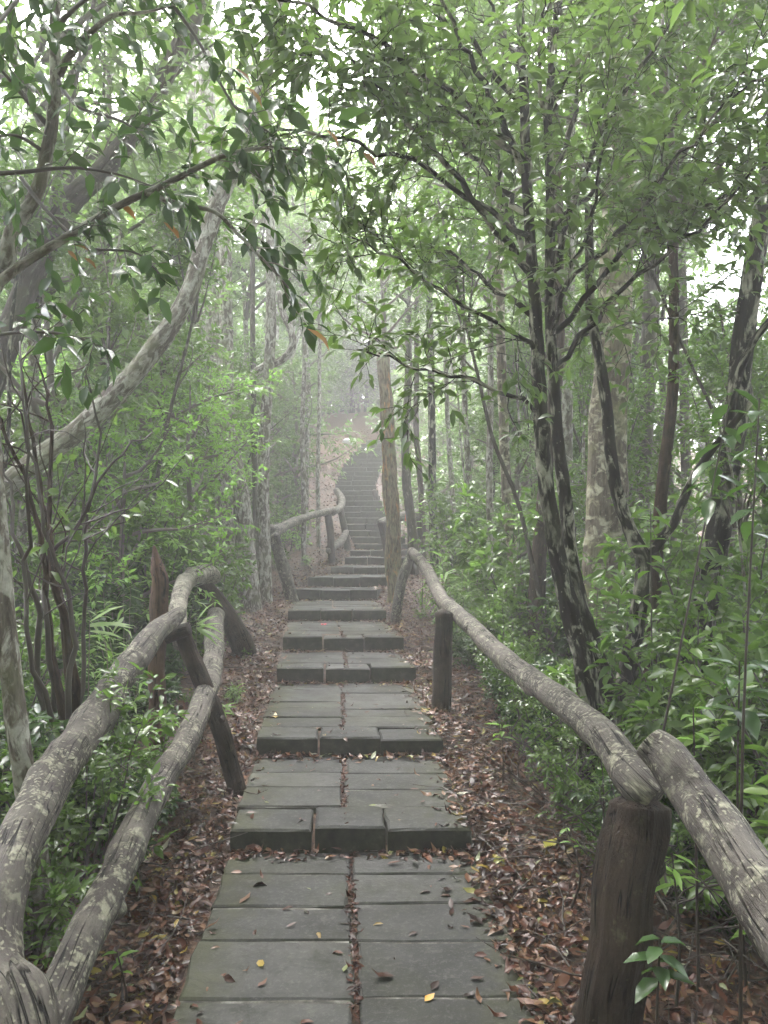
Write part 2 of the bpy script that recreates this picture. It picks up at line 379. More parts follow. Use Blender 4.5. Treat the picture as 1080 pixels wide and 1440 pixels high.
# ------------------------------------------------------------------ path line and terrain
# (distance of the riser, height of the tread behind it)
STEPS = [(3.886, .115), (5.21, .235), (7.29, .376), (8.45, .533), (10.27, .675), (12.24, .845), (12.95, 1.01), (14.4, 1.154), (15.6, 1.313), (16.9, 1.453), (17.8, 1.60)]
_d, _z = 18.25, 1.765
while _d < 25.6:
    STEPS.append((_d, _z)); _d += .36; _z += .166
NS = len(STEPS); TOPZ = STEPS[-1][1]; TOPD = STEPS[-1][0]
CX = np.array([(0.5, .03), (2.43, -.082), (3.886, -.165), (5.21, -.236), (7.29, -.357), (8.45, -.445), (10.27, -.62), (12.24, -.77), (12.95, -.62), (14.4, -.33), (15.6, -.13), (16.9, -.08), (17.8, -.02), (18.4, -.15), (20., -.58), (21.8, -.82), (23.5, -.62), (25.2, -.12), (27, .9), (30, 2.8)])
WD = np.array([(0, 1.19), (3.9, 1.19), (5.2, 1.24), (7.3, 1.31), (17., 1.32), (19, 1.2), (22, 1.12), (26, 1.25)])
def cx(y): return np.interp(y, CX[:, 0], CX[:, 1])
def wd(y): return np.interp(y, WD[:, 0], WD[:, 1])
TD = np.array([0.] + [s[0] for s in STEPS]); TZ = np.array([0.] + [s[1] for s in STEPS])
def tread(y): return TZ[np.clip(np.searchsorted(TD, y, side='right') - 1, 0, NS)]
_st = [(-20., -.4), (0., -.03)]; _zp = 0.
for d_, z_ in STEPS:
    _st += [(d_ - .02, _zp - .03), (d_ + .26, z_ - .03)]; _zp = z_
_st += [(TOPD + .8, TOPZ - .03), (TOPD + 3.5, TOPZ + 1.7), (TOPD + 12, TOPZ + 3.6), (TOPD + 40, TOPZ + 6), (200, TOPZ + 7)]
BS = np.array(_st)
_sm = [(-20., -.4), (0, 0.)] + [((a[0] + b[0]) / 2, a[1]) for a, b in zip(STEPS[:11], STEPS[1:12])] + [(TOPD, TOPZ), (TOPD + .8, TOPZ + .1), (TOPD + 3.5, TOPZ + 1.7), (TOPD + 12, TOPZ + 3.6), (TOPD + 40, TOPZ + 6), (200, TOPZ + 7)]
BM = np.array(_sm)
_ph = RNG.uniform(0, 6.28, (8, 2)); _fr = RNG.uniform(.25, 2.6, (8, 2)) * RNG.choice([-1, 1], (8, 2))
def bumps(x, y):
    r = 0
    for (a, b), (p, q) in zip(_fr, _ph): r = r + np.sin(a * x + p + .7 * np.sin(b * y + q)) * np.sin(b * y + q) / (abs(a) + abs(b) + .6)
    return r * .5
def gz(x, y):
    x = np.asarray(x, float); y = np.asarray(y, float)
    c = cx(y); e = np.abs(x - c) - wd(y) / 2
    k = np.clip(e / .45, 0, 1); k = k * k * (3 - 2 * k)
    b = np.interp(y, BS[:, 0], BS[:, 1]) * (1 - k) + (np.interp(y, BM[:, 0], BM[:, 1]) - .02) * k
    ee = np.clip(e - .1, 0, None)
    b = b + np.where(x > c, -.10 * np.clip(ee - .6, 0, None) - .22 * np.clip(ee - 4, 0, None), .10 * np.clip(1 - np.abs(ee - .7), 0, 1) * np.clip((y - 5) / 3, 0, 1) - .07 * np.clip(ee - 1.0, 0, None) - .06 * np.clip(ee - 6, 0, None))
    return b + bumps(x, y) * np.clip(ee * .22, 0, .28) * np.clip(1 + ee * .1, 1, 3)
def sz(x, y):
    on = np.abs(x - cx(y)) < wd(y) / 2 - .01
    return np.where(on & (y < TOPD + .36), tread(y) + .002, gz(x, y))

def build_ground():
    xs = np.unique(np.concatenate([np.arange(-3.2, 3.2, .06), np.arange(-12, 12, .35), np.arange(-80, 81, 4.)]).round(3))
    ys = np.unique(np.concatenate([np.arange(.6, 14, .06), np.arange(14, 30, .12), np.arange(-14, 45, .6), np.arange(-20, 141, 5.)]).round(3))
    X, Y = np.meshgrid(xs, ys); Z = gz(X, Y) - .004
    idx = np.arange(X.size).reshape(X.shape)
    q = np.stack([idx[:-1, :-1], idx[:-1, 1:], idx[1:, 1:], idx[1:, :-1]], -1).reshape(-1, 4)
    mb = MB(); mb.add(np.stack([X, Y, Z], -1).reshape(-1, 3), q)
    kind(link('ground', mb.mesh('ground', M['soil'])), 'structure')
build_ground()

# ------------------------------------------------------------------ stone path
def slab(mb, y0, y1, u0, u1, zt, th, rng, tilt=.0025, cham=.007):
    per = []
    q = [(y0, u0), (y0, u1), (y1, u1), (y1, u0)]
    for k in range(4):
        (ya, ua), (yb, ub) = q[k], q[(k + 1) % 4]
        for t in (0, .3, .7): per.append((ya + (yb - ya) * t, ua + (ub - ua) * t))
    per = np.array(per); n = len(per)
    x = cx(per[:, 0]) + per[:, 1] + rng.normal(0, .0038, n); y = per[:, 0] + rng.normal(0, .0034, n)
    cxm, cym = x.mean(), y.mean(); tx, ty = rng.normal(0, tilt, 2)
    z = zt + (x - cxm) * tx + (y - cym) * ty + rng.normal(0, .0012, n)
    dx, dy = x - cxm, y - cym; hx, hy = np.abs(dx).max(), np.abs(dy).max()
    ix, iy = cxm + dx * (1 - cham * rng.uniform(.6, 1.8, n) / hx), cym + dy * (1 - cham * rng.uniform(.6, 1.8, n) / hy)
    V = np.concatenate([np.stack([x, y, np.full(n, zt - th)], -1), np.stack([x, y, z - cham], -1), np.stack([ix, iy, z], -1)])
    a = np.arange(n); b = np.roll(a, -1)
    F = np.concatenate([np.stack([a, b, b + n, a + n], -1), np.stack([a + n, b + n, b + 2 * n, a + 2 * n], -1)])
    t = rng.uniform(0, 1); eu = np.tile(np.abs(per[:, 1]) / (wd(y) / 2), 3)
    mb.add(V, F, np.stack([eu, np.zeros(3 * n), np.zeros(3 * n)], -1), t); base = mb.n - len(V)
    mb.f.append((np.arange(n) + 2 * n + base)[None].astype(np.int32)); mb.t.append(np.full(1, t, np.float32)); mb.mi.append(np.zeros(1, np.int32))

CEN = []
def build_path():
    rng = np.random.default_rng(11); mb = MB()
    def bed(y0, y1, u0, u1, z):
        ys = np.linspace(y0, y1, 5)
        V = np.concatenate([np.stack([cx(ys) + u, ys, np.full(5, z)], -1) for u in (u0, u1)])
        a = np.arange(4); mb.add(V, np.stack([a, a + 5, a + 6, a + 1], -1), None, .5, 1)
    rows0 = [.9, 1.25, 1.59, 1.93, 2.28, 2.65, 3.0, 3.32, 3.64, 3.884]
    for i in range(NS + 1):
        y0 = TD[i]; y1 = TD[i + 1] if i < NS else TOPD + .9; z = TZ[i]; y = y0
        if i > 0:
            w = wd(y0); h = w / 2; dep = min(.31, y1 - y0 - .004)
            if i <= 10:
                g1, g2 = -h + w * rng.uniform(.31, .37), -h + w * rng.uniform(.64, .68)
                cuts = [(-h, g1 - .007), (g1 + .007, g2 - .006), (g2 + .006, h)]
            else:
                g1 = -h + w * rng.uniform(.35, .65); cuts = [(-h, g1 - .006), (g1 + .006, h)]
            for a, b in cuts: slab(mb, y0 + rng.uniform(-.006, .006), y0 + dep, a, b, z + rng.normal(0, .005), .26, rng, .007, .011)
            y = y0 + dep + .006
            rows = [y]
            while rows[-1] < y1 - .12:
                rows.append(min(rows[-1] + rng.uniform(.29, .36), y1 - .004))
                if y1 - rows[-1] < .12: rows[-1] = y1 - .004
        else: rows = rows0
        CEN.append(rng.normal(0, .045) if i else 0.)
        for k, side in enumerate((-1, 1)):
            gap = .010
            rr = list(rows)
            if len(rr) > 2: rr[1:-1] = [v + rng.uniform(-.025, .025) for v in rr[1:-1]]
            for a, b in zip(rr[:-1], rr[1:]):
                w = wd((a + b) / 2); cen = CEN[-1] / .3 + rng.normal(0, .018)
                u0, u1 = (-w / 2, cen * .3 - gap) if side < 0 else (cen * .3 + gap, w / 2)
                u0 += rng.normal(0, .008) if side < 0 else 0; u1 += rng.normal(0, .008) if side > 0 else 0
                slab(mb, a + .006, b - .006, u0, u1, z + rng.normal(0, .0025), .10, rng)
            if len(rr) > 1:
                w = wd(rr[0]); bed(rr[0] - .002, rr[-1], *((-w / 2 + .01, CEN[-1] - gap - .008) if side < 0 else (CEN[-1] + gap + .008, w / 2 - .01)), z - (.0065 if i < 11 else .02))
    kind(link('path', mb.mesh('path', [M['stone'], M['mortar']], smooth=False)), 'structure')
build_path()

# ------------------------------------------------------------------ leaf litter (nobody could count it)
def build_litter():
    rng = np.random.default_rng(21); mb = MB()
    def put(x, y, lift, Lr, tint=None, flat=.35):
        n = len(x); z = sz(x, y) + lift
        a = rng.uniform(0, 6.28, n); d = np.stack([np.cos(a), np.sin(a), rng.normal(0, flat * .55, n)], -1)
        nn = np.stack([rng.normal(0, flat, n), rng.normal(0, flat, n), np.ones(n)], -1)
        L = rng.uniform(*Lr, n) * (1 + .5 * (rng.uniform(0, 1, n) > .93)); t = rng.uniform(0, 1, n) ** 1.05 if tint is None else tint
        leaves(mb, LEAF_HI, np.stack([x, y, z], -1), d, nn, L, L * rng.uniform(.26, .46, n), t, rng.normal(0, 3.2, n))
    # thick drifts on both verges, thinning with distance
    for sgn, wmax, n in ((-1, .95, 19000), (1, 1.1, 24000)):
        y = 1.5 + 17 * rng.uniform(0, 1, n) ** 1.6
        e = np.abs(rng.normal(0, .33 if sgn < 0 else .45, n)); e = np.where(e > wmax * 1.3, e * .4, e)
        x = cx(y) + sgn * (wd(y) / 2 + (.03 if sgn < 0 else -.02) + e)
        put(x, y, rng.uniform(.002, .040, n), (.016, .072))
    # stairs verges and top bank
    n = 5000; y = rng.uniform(17.5, 27.5, n); x = cx(y) + rng.choice([-1, 1], n) * (wd(y) / 2 + np.abs(rng.normal(0, .8, n)))
    put(x, y, .01, (.05, .11), rng.uniform(.3, .85, n))
    # on the treads: gathered at riser feet and edges, a few on the slabs
    X = []; Y = []
    for i in range(1, 12):
        m = 230 if i < 4 else 170
        y = TD[i] - .012 - np.abs(rng.normal(0, .055, m)); u = rng.uniform(-.5, .5, m) * 1.0
        u = np.where(rng.uniform(0, 1, m) < .55, np.sign(u) * (.5 - np.abs(rng.normal(0, .13, m))), u)
        X.append(cx(y) + u * wd(y)); Y.append(y)
    x = np.concatenate(X); y = np.concatenate(Y); put(x, y, rng.uniform(.002, .018, len(x)), (.03, .075))
    n = 900; y = 1.6 + 14 * rng.uniform(0, 1, n) ** 1.3; e = np.abs(rng.normal(0, .055, n)); s = np.where(rng.uniform(0, 1, n) < .88, 1, -1)
    x = cx(y) + s * (wd(y) / 2 - e); put(x, y, .004, (.03, .075))
    n = 300; y = rng.uniform(1.9, 12, n); x = cx(y) + rng.uniform(-.5, .5, n) * wd(y); put(x, y, .003, (.025, .06), None, .15)
    n = 1200; y = rng.uniform(1.6, 9, n); x = cx(y) + np.array(CEN)[np.clip(np.searchsorted(TD, y, side='right') - 1, 0, NS)] + rng.normal(0, .006, n); put(x, y, rng.uniform(-.012, .002, n), (.02, .04), rng.uniform(.1, .6, n), .5)
    kind(link('leaf_litter', mb.mesh('leaf_litter', M['litter'])), 'stuff')
    tw = MB()
    for k in range(520):
        s = rng.choice([-1, 1], p=[.35, .65]); y = rng.uniform(1.8, 9); x = cx(y) + s * (wd(y) / 2 + abs(rng.normal(.1, .5)))
        p = np.array((x, y, float(gz(x, y)) + rng.uniform(.01, .05))); a = rng.uniform(0, 6.28)
        tube(tw, wander(p, (math.cos(a), math.sin(a), rng.uniform(-.02, .25)), rng.uniform(.08, .45), rng, 5, .3), np.linspace(rng.uniform(.002, .0055), .0012, 5), 4, cap=False, rng=rng)
    for k in range(260):           # tangle of bare twigs under the near right rail
        y = rng.uniform(2.6, 5.2); x = cx(y) + wd(y) / 2 + rng.uniform(.35, .95)
        p = np.array((x, y, float(gz(x, y)) + rng.uniform(0, .25))); a = rng.uniform(0, 6.28)
        tube(tw, wander(p, (math.cos(a), math.sin(a), rng.uniform(0, .9)), rng.uniform(.2, .6), rng, 6, .4), np.linspace(.004, .0012, 6), 4, cap=False, rng=rng)
    kind(link('fallen_twig_debris', tw.mesh('fallen_twig_debris', M['twig'])), 'stuff')
build_litter()

# ------------------------------------------------------------------ log railings
def logpart(name, parent, pts, r, mat, seg=20, n=60, rough=.045, ridge=.012, seed=0, ends=None):
    rng = np.random.default_rng(seed + 500)
    L = smooth_line(pts, n); w_ = np.linspace(0, 1, n); j_ = sum(np.sin(w_[:, None] * f * n / 22 + rng.uniform(0, 6.28, 3)) / f for f in (1.3, 2.9, 5.1)) * .10 * float(np.mean(np.atleast_1d(r))); L = L + j_ * np.minimum(1, 6 * np.minimum(w_, 1 - w_))[:, None]
    rr = np.interp(np.linspace(0, 1, n), np.linspace(0, 1, len(np.atleast_1d(r))), np.atleast_1d(r))
    mb = MB(); tube(mb, L, rr * .93, seg, rough * 1.25, rng, True, ridge, flat_ends=ends, knots=n // (12 if name == 'post' else 5))
    for k in range(max(0, n // 45)):          # stubs of cut side branches
        p, T = at(L, rng.uniform(.1, .9)); d = side_dir(T, rng, 1.1, .2); R = float(np.mean(rr))
        tube(mb, np.array([p + d * R * .5, p + d * R * 1.12, p + d * R * 1.28]), [R * .55, R * .38, R * .26], 8, .05, rng, True, flat_ends=True)
    return link(name, mb.mesh(name, M[mat]), parent)
def rail_thing(label, at_pt):
    return thing('log_railing', label, 'railing', (at_pt[0], at_pt[1], float(gz(at_pt[0], at_pt[1]))), 0, 'log railings along the stone path')
def rel(root, pts): return np.array(pts) - np.array(root.location)
def foot(p, sink=.12):
    p = np.array(p, float); return np.array((p[0], p[1], float(gz(p[0], p[1])) - sink))

t = rail_thing('weathered lichen-spotted log railing right of the path, sloping down to a thick dark post', foot(P(890, 1115, 2.3)))
logpart('rail', t, rel(t, [P(579, 776, 10.2), P(600, 800, 9.3), P(618, 838, 7.6), P(650, 868, 6.2), P(700, 917, 4.9), P(755, 962, 3.95), P(812, 1003, 3.25), P(858, 1050, 2.78), P(890, 1096, 2.42), P(920, 1124, 2.36)]), [.068, .072, .074, .070, .068, .066, .066, .066, .062], 'rail', 24, 150, seed=1, ends=True)
logpart('rail', t, rel(t, [P(912, 1042, 2.22), P(935, 1065, 2.18), P(975, 1118, 2.08), P(1015, 1175, 1.95), P(1062, 1245, 1.8), P(1120, 1330, 1.62), P(1230, 1480, 1.4)]), [.05, .062, .070, .072, .074, .074], 'rail', 24, 90, seed=2, ends=True)
p = P(893, 1150, 2.36); logpart('post', t, rel(t, [foot((p[0] - .075, p[1], 0), .2), P(862, 1420, 2.32), P(876, 1300, 2.33), P(888, 1200, 2.36), P(897, 1132, 2.38)]), [.10, .098, .094, .092, .088], 'rail_dark', 40, 90, .05, .03, 3)
b = foot(P(620, 985, 6.2)); logpart('post', t, rel(t, [b, (b + P(622, 868, 6.2)) / 2, P(623, 862, 6.2)]), [.085, .08, .078], 'rail_dark', 18, 34, .05, .03, 4)
logpart('brace', t, rel(t, [foot(P(553, 874, 10.0), .1), P(563, 825, 10.1), P(576, 783, 10.2)]), [.075, .07, .062], 'rail', 16, 30, .05, .02, 5)

t = rail_thing('weathered cracked grey log railing left of the path with a bent arm and braces', foot(P(150, 985, 3.4)))
logpart('rail', t, rel(t, [P(255, 860, 4.5), P(246, 867, 4.42), P(222, 888, 4.2), P(182, 938, 3.85), P(140, 1000, 3.3), P(92, 1072, 2.75), P(44, 1150, 2.3), P(4, 1232, 2.02), P(-14, 1300, 1.9), P(-8, 1370, 1.8), P(22, 1450, 1.7), P(45, 1560, 1.62)]), [.034, .050, .062, .078, .080, .074, .072, .068, .066, .070, .085, .09], 'rail', 24, 150, .06, .02, 6)
logpart('rail', t, rel(t, [P(256, 905, 4.6), P(249, 868, 4.95), P(252, 838, 5.6), P(262, 818, 6.4), P(275, 810, 7.0), P(290, 807, 7.4), P(299, 811, 7.6)]), [.055, .058, .066, .078, .092, .098, .088], 'rail_pale', 20, 60, .06, .015, 7, True)
logpart('rail', t, rel(t, [P(303, 866, 6.6), P(301, 885, 6.2), P(299, 935, 5.3), P(284, 985, 4.4), P(262, 1038, 3.75), P(225, 1102, 3.15), P(180, 1195, 2.65), P(128, 1300, 2.25), P(78, 1410, 1.98), P(40, 1500, 1.8)]), [.082, .080, .074, .066, .062, .060, .060, .058, .056], 'rail', 22, 130, .06, .012, 8)
logpart('brace', t, rel(t, [foot(P(340, 1112, 4.5), .06), P(310, 1025, 4.5), P(280, 950, 4.53), P(256, 888, 4.58)]), [.058, .055, .056, .052], 'rail_dark', 20, 50, .07, .03, 9)
logpart('brace', t, rel(t, [foot(P(348, 920, 8.0), .06), P(327, 880, 7.8), P(305, 845, 7.6), P(284, 818, 7.45)]), [.135, .118, .105, .075], 'rail_dark', 18, 40, .07, .03, 10)
pz = P(221, 1060, 4.75); pt = P(219, 775, 4.75)
logpart('post', t, rel(t, [foot(pz, .15), pz, (pz * .6 + pt * .4), P(224, 830, 4.75), P(221, 800, 4.75), P(217, 768, 4.75)]), [.055, .054, .054, .056, .046, .008], 'post_brown', 18, 50, .08, .04, 11)
logpart('peg', t, rel(t, [P(233, 898, 4.5), P(250, 890, 4.5), P(266, 884, 4.5)]), [.042, .045, .042], 'rail_dark', 14, 16, .05, .02, 12, True)

t = rail_thing('misty log railing on the left where the stairs begin, with leaning post', foot(P(400, 840, 12.0)))
logpart('rail', t, rel(t, [P(378, 747, 11.7), P(392, 744, 12.2), P(415, 733, 13.2), P(440, 724, 14.2), P(463, 719, 15.0), P(475, 716, 15.8)]), [.10, .095, .080, .070, .075, .07], 'rail', 16, 60, .07, .01, 13)
logpart('rail', t, rel(t, [P(468, 720, 15.0), P(480, 713, 16.0), P(480, 700, 17.2), P(473, 690, 18.5)]), [.08, .08, .085, .08], 'rail', 14, 30, .06, .01, 14)
logpart('post', t, rel(t, [foot(P(415, 840, 11.9), .1), P(398, 795, 11.8), P(385, 752, 11.7)]), [.11, .10, .09], 'rail', 16, 30, .06, .02, 15)
logpart('post', t, rel(t, [foot(P(467, 797, 15.0), .1), P(465, 760, 15.0), P(461, 722, 15.0)]), [.075, .075, .08], 'rail_dark', 14, 24, .05, .02, 16)
logpart('post', t, rel(t, [foot(P(490, 765, 17.2), .1), P(484, 740, 17.2), P(477, 705, 17.3)]), [.08, .08, .08], 'rail_dark', 12, 20, .05, .02, 17)
logpart('rail', t, rel(t, [P(462, 775, 14.9), P(478, 762, 16.2), P(487, 748, 17.2)]), [.06, .09, .07], 'rail', 12, 20, .05, .02, 18)

t = rail_thing('short misty log railing right of the stairs, half behind the orange-barked trunk', foot(P(560, 790, 14.2)))
logpart('rail', t, rel(t, [P(533, 736, 13.6), P(548, 730, 13.9), P(572, 724, 14.6), P(596, 718, 15.6)]), [.07, .085, .09, .085], 'rail', 14, 34, .07, .02, 19)
logpart('post', t, rel(t, [foot(P(549, 812, 13.6), .1), P(543, 770, 13.6), P(536, 735, 13.6)]), [.075, .075, .08], 'rail_dark', 12, 20, .05, .02, 20)
logpart('post', t, rel(t, [foot(P(592, 790, 15.2), .1), P(590, 722, 15.2)]), [.075, .075], 'rail_dark', 12, 20, .05, .02, 21)
t = rail_thing('lone short log stake leaning beside the foggy upper stairs', foot(P(530, 712, 20.6)))
logpart('post', t, rel(t, [foot(P(532, 716, 20.6), .1), P(526, 690, 20.6)]), [.10, .085], 'rail_dark', 10, 12, .05, .02, 22)

# ------------------------------------------------------------------ crowns and shrubs shared by many trees
def crown_variant(seed, h, r, nlimb, ntw, tl, leafL, spacing, tier=(.0, 1.), mat='leaf_mid', bark='bark_grey', lvl=1, wr=.36, tpl=LEAF_LO):
    rng = np.random.default_rng(seed); fol = Foliage(rng); mb = MB()
    for k in range(nlimb):
        z0 = h * (tier[0] + (tier[1] - tier[0]) * (k + rng.uniform(0, 1)) / nlimb) * .75
        a = k * 2.4 + rng.uniform(-.4, .4); el = rng.uniform(.15, .8)
        d = np.array((math.cos(a) * math.cos(el), math.sin(a) * math.cos(el), math.sin(el)))
        L = r * rng.uniform(.7, 1.2) * (1.15 - .5 * z0 / h)
        q = wander((0, 0, z0), d, L, rng, 6, .22, .05)
        tube(mb, q, np.linspace(.022 + .006 * r, .006, 6), 5, cap=False, rng=rng)
        twigs(mb, fol, q, rng, .012, ntw, tl, leafL, spacing, .2, lvl, 3)
    tube(mb, wander((0, 0, 0), (0, 0, 1), h * .85, rng, 7, .1, .1), np.linspace(.05, .01, 7), 6, rng=rng)
    return mb.mesh('limbs', M[bark]), fol.mesh('crown', M[mat], tpl, wr), fol.count()
CROWN = {
    'tall_a': crown_variant(101, 4.8, 1.9, 17, 9, .75, .145, .055),
    'tall_b': crown_variant(102, 4.2, 2.2, 15, 9, .80, .15, .056, mat='leaf'),
    'tall_c': crown_variant(103, 5.5, 1.5, 18, 8, .65, .135, .055, mat='leaf_mid'),
    'bushy_a': crown_variant(104, 3.0, 1.3, 15, 8, .55, .115, .044, mat='leaf_mid', bark='twig_grey'),
    'bushy_b': crown_variant(105, 2.6, 1.1, 14, 8, .5, .105, .042, mat='leaf_shrub', bark='twig_grey'),
    'lime': crown_variant(106, 2.6, 1.2, 12, 8, .5, .10, .046, mat='leaf_lime', bark='twig_grey'),
}
def shrub_variant(seed, h, nst, ntw, tl, leafL, spacing, mat, wr=.36, tpl=LEAF_HI, spread=.45, lvl=1, bark='twig'):
    rng = np.random.default_rng(seed); fol = Foliage(rng); mb = MB()
    for k in range(nst):
        a = k * 2.4 + rng.uniform(-.5, .5); s = rng.uniform(.1, spread)
        q = wander((math.cos(a) * .05, math.sin(a) * .05, -.05), (math.cos(a) * s, math.sin(a) * s, 1), h * rng.uniform(.55, 1.1), rng, 7, .16)
        tube(mb, q, np.linspace(.009 + .003 * h, .003, 7), 5, cap=False, rng=rng)
        twigs(mb, fol, q, rng, .006, ntw, tl, leafL, spacing, .22, lvl, 3, droop=.3, tw_r=.003)
    return mb.mesh('stem', M[bark]), fol.mesh('foliage', M[mat], tpl, wr)
SHRUB = {
    'dark': shrub_variant(201, 1.1, 7, 8, .36, .115, .05, 'leaf_dark'),
    'fresh': shrub_variant(202, 1.0, 7, 8, .34, .10, .045, 'leaf_shrub'),
    'tall': shrub_variant(203, 1.9, 6, 10, .42, .11, .05, 'leaf_shrub'),
    'glossy': shrub_variant(204, .8, 7, 7, .28, .125, .045, 'leaf_dark', .40),
    'thin': shrub_variant(205, 1.6, 5, 9, .42, .10, .06, 'leaf_shrub'),
    'lime': shrub_variant(206, .8, 5, 6, .28, .075, .045, 'leaf_lime'),
    'low': shrub_variant(207, .42, 6, 4, .2, .075, .04, 'leaf_shrub', .38),
}

def trunk_mesh(pts, r0, r1, mat, n=40, seg=12, rough=.05, seed=0, extra=()):
    rng = np.random.default_rng(seed + 900); mb = MB(); L = smooth_line(pts, n)
    tt = np.linspace(0, 1, n); r = r0 + (r1 - r0) * tt + r0 * .35 * np.exp(-tt * 14)
    tube(mb, L, r, seg, rough * 1.3, rng, True, knots=n // 3)
    for e in extra:
        ee = smooth_line(e[0], max(10, n // 2)); tube(mb, ee, np.linspace(e[1], e[2], len(ee)), max(6, seg - 2), rough, rng, True)
    return mb.mesh('trunk', M[mat]), L
TREES = []
def px_tree(name, label, pts, wpx, bark, crown=None, cs=1., group=None, top=None, extra=(), n=44, seg=12, rough=.05, base=True, crown_mat=None):
    """a tree whose trunk passes the given sight lines at its own distance; wpx = widths (bottom, top) in the photo"""
    W = [P(*p) for p in pts]
    if base:
        b = W[0]; W = [foot((b[0] - (W[1][0] - b[0]) * .3, b[1], 0), .15)] + W
    if top is not None: W.append(W[-1] + np.array(top))
    r0, r1 = wpx[0] / 2 / FPX * pts[0][2], wpx[1] / 2 / FPX * pts[-1][2]
    root = thing(name, label, 'tree', W[0] + np.array((0, 0, .15 if base else 0)), 0, group)
    R = np.array(root.location)
    me, L = trunk_mesh(np.array(W) - R, r0, r1, bark, n, seg, rough, len(TREES), [(np.array([P(*p) for p in e[0]]) - R, e[1] / 2 / FPX * e[0][0][2], e[2] / 2 / FPX * e[0][-1][2]) for e in extra])
    link('trunk', me, root)
    if crown:
        lm, cm, _ = CROWN[crown]; rz = random.uniform(0, 6.28)
        link('limbs', lm, root, L[-2], (0, 0, rz), cs); link('crown', cm, root, L[-2], (0, 0, rz), cs)
    TREES.append(root); return root, L

# ------------------------------------------------------------------ the near double-stemmed tree on the right
def near_tree_right():
    rng = np.random.default_rng(31); D = 4.3
    root = thing('twin_stem_tree', 'dark twin-stemmed tree with white lichen blotches right of the railing, spreading many thin branches', 'tree', foot(P(845, 1000, D), 0))
    R = np.array(root.location)
    s1 = np.array([foot(P(838, 1010, D)), *[P(*q, D) for q in [(826, 960), (806, 880), (788, 800), (773, 720), (764, 640), (758, 540), (754, 450), (748, 370), (741, 260), (737, 130), (730, -20), (724, -180)]]])
    s2 = np.array([foot(P(868, 1015, D + .1)), *[P(*q, D + .1) for q in [(858, 985), (838, 925), (818, 855), (803, 780), (793, 690), (783, 600), (776, 500), (773, 400), (774, 260), (771, 160), (783, 20), (800, -150)]]])
    for s, a, b in ((s1, 30, 10), (s2, 26, 9)):
        me, L = trunk_mesh(s - R, a / 2 / FPX * D, b / 2 / FPX * D, 'bark_dark', 70, 16, .06, int(a)); link('trunk', me, root)
    fol = Foliage(rng)
    B = [  # branches: sight lines and distances
        ([(747, 385, 4.3), (700, 325, 4.15), (650, 252, 3.95), (600, 200, 3.75), (535, 130, 3.55), (470, 60, 3.3)], 13),
        ([(752, 450, 4.3), (690, 400, 4.5), (640, 365, 4.7), (550, 332, 4.95), (470, 320, 5.2)], 9),
        ([(772, 514, 4.4), (745, 480, 4.25), (704, 455, 4.1), (625, 410, 3.85), (560, 365, 3.65), (490, 330, 3.5)], 9),
        ([(774, 600, 4.4), (724, 556, 4.3), (656, 533, 4.15), (579, 516, 4.0), (520, 490, 3.9)], 8),
        ([(741, 250, 4.3), (705, 165, 4.1), (668, 90, 3.9), (620, 0, 3.7), (580, -80, 3.5)], 12),
        ([(742, 300, 4.3), (690, 250, 4.5), (640, 190, 4.8), (585, 100, 5.0), (520, 20, 5.2)], 10),
        ([(737, 170, 4.3), (725, 90, 4.4), (690, 10, 4.5), (660, -80, 4.5)], 10),
        ([(776, 480, 4.4), (795, 400, 4.2), (828, 320, 4.0), (845, 220, 3.85), (850, 120, 3.7)], 9),
        ([(780, 470, 4.4), (850, 385, 4.3), (915, 325, 4.15), (1000, 285, 4.0), (1090, 255, 3.85)], 10),
        ([(774, 400, 4.4), (800, 300, 4.2), (850, 180, 4.0), (930, 60, 3.8), (1000, -40, 3.6)], 11),
        ([(774, 265, 4.4), (800, 180, 4.5), (830, 60, 4.7), (870, -60, 4.9)], 10),
        ([(772, 330, 4.4), (840, 260, 4.7), (930, 190, 5.0), (1040, 130, 5.3)], 10),
        ([(777, 520, 4.4), (850, 430, 4.2), (930, 360, 4.0), (1010, 300, 3.8), (1100, 170, 3.5)], 9),
        ([(771, 160, 4.4), (810, 90, 4.3), (880, 20, 4.1), (960, -70, 3.9)], 10),
        ([(778, 500, 4.4), (830, 470, 4.6), (900, 455, 4.9), (990, 440, 5.2)], 7),
        ([(748, 365, 4.3), (715, 300, 4.5), (700, 200, 4.8), (690, 100, 5.1)], 9),
        ([(772, 220, 4.4), (760, 110, 4.1), (765, -10, 3.8)], 9),
        ([(741, 215, 4.3), (660, 170, 4.0), (570, 130, 3.7), (480, 130, 3.4)], 8),
        ([(741, 230, 4.3), (640, 140, 3.9), (540, 70, 3.5), (450, 25, 3.2), (380, -10, 3.0)], 11),
        ([(746, 340, 4.3), (640, 260, 4.0), (540, 215, 3.7), (450, 190, 3.4), (385, 180, 3.2)], 9),
        ([(738, 150, 4.3), (640, 40, 4.2), (540, -30, 4.0), (430, -70, 3.8)], 10),
        ([(774, 420, 4.4), (870, 330, 3.9), (960, 220, 3.5), (1060, 100, 3.1)], 9),
    ]
    for pts, w in B:
        mb = MB(); q = smooth_line(np.array([P(*p) for p in pts]) - R, 16)
        q += rng.normal(0, .012, q.shape)
        tube(mb, q, np.linspace(w / 2 / FPX * 4.2, .004, 16), 7, .03, rng, False)
        L = np.linalg.norm(np.diff(q, axis=0), axis=1).sum()
        twigs(mb, fol, q, rng, .007, int(5 + L * 6), .52, .090, .090, .22, 1, 4, (.5, 1.15), .30, .05, None, .0032)
        link('branch', mb.mesh('branch', M['bark_dark']), root)
    link('crown', fol.mesh('crown', M['leaf'], LEAF_HI, .36), root)
    print('near tree leaves', fol.count())
near_tree_right()

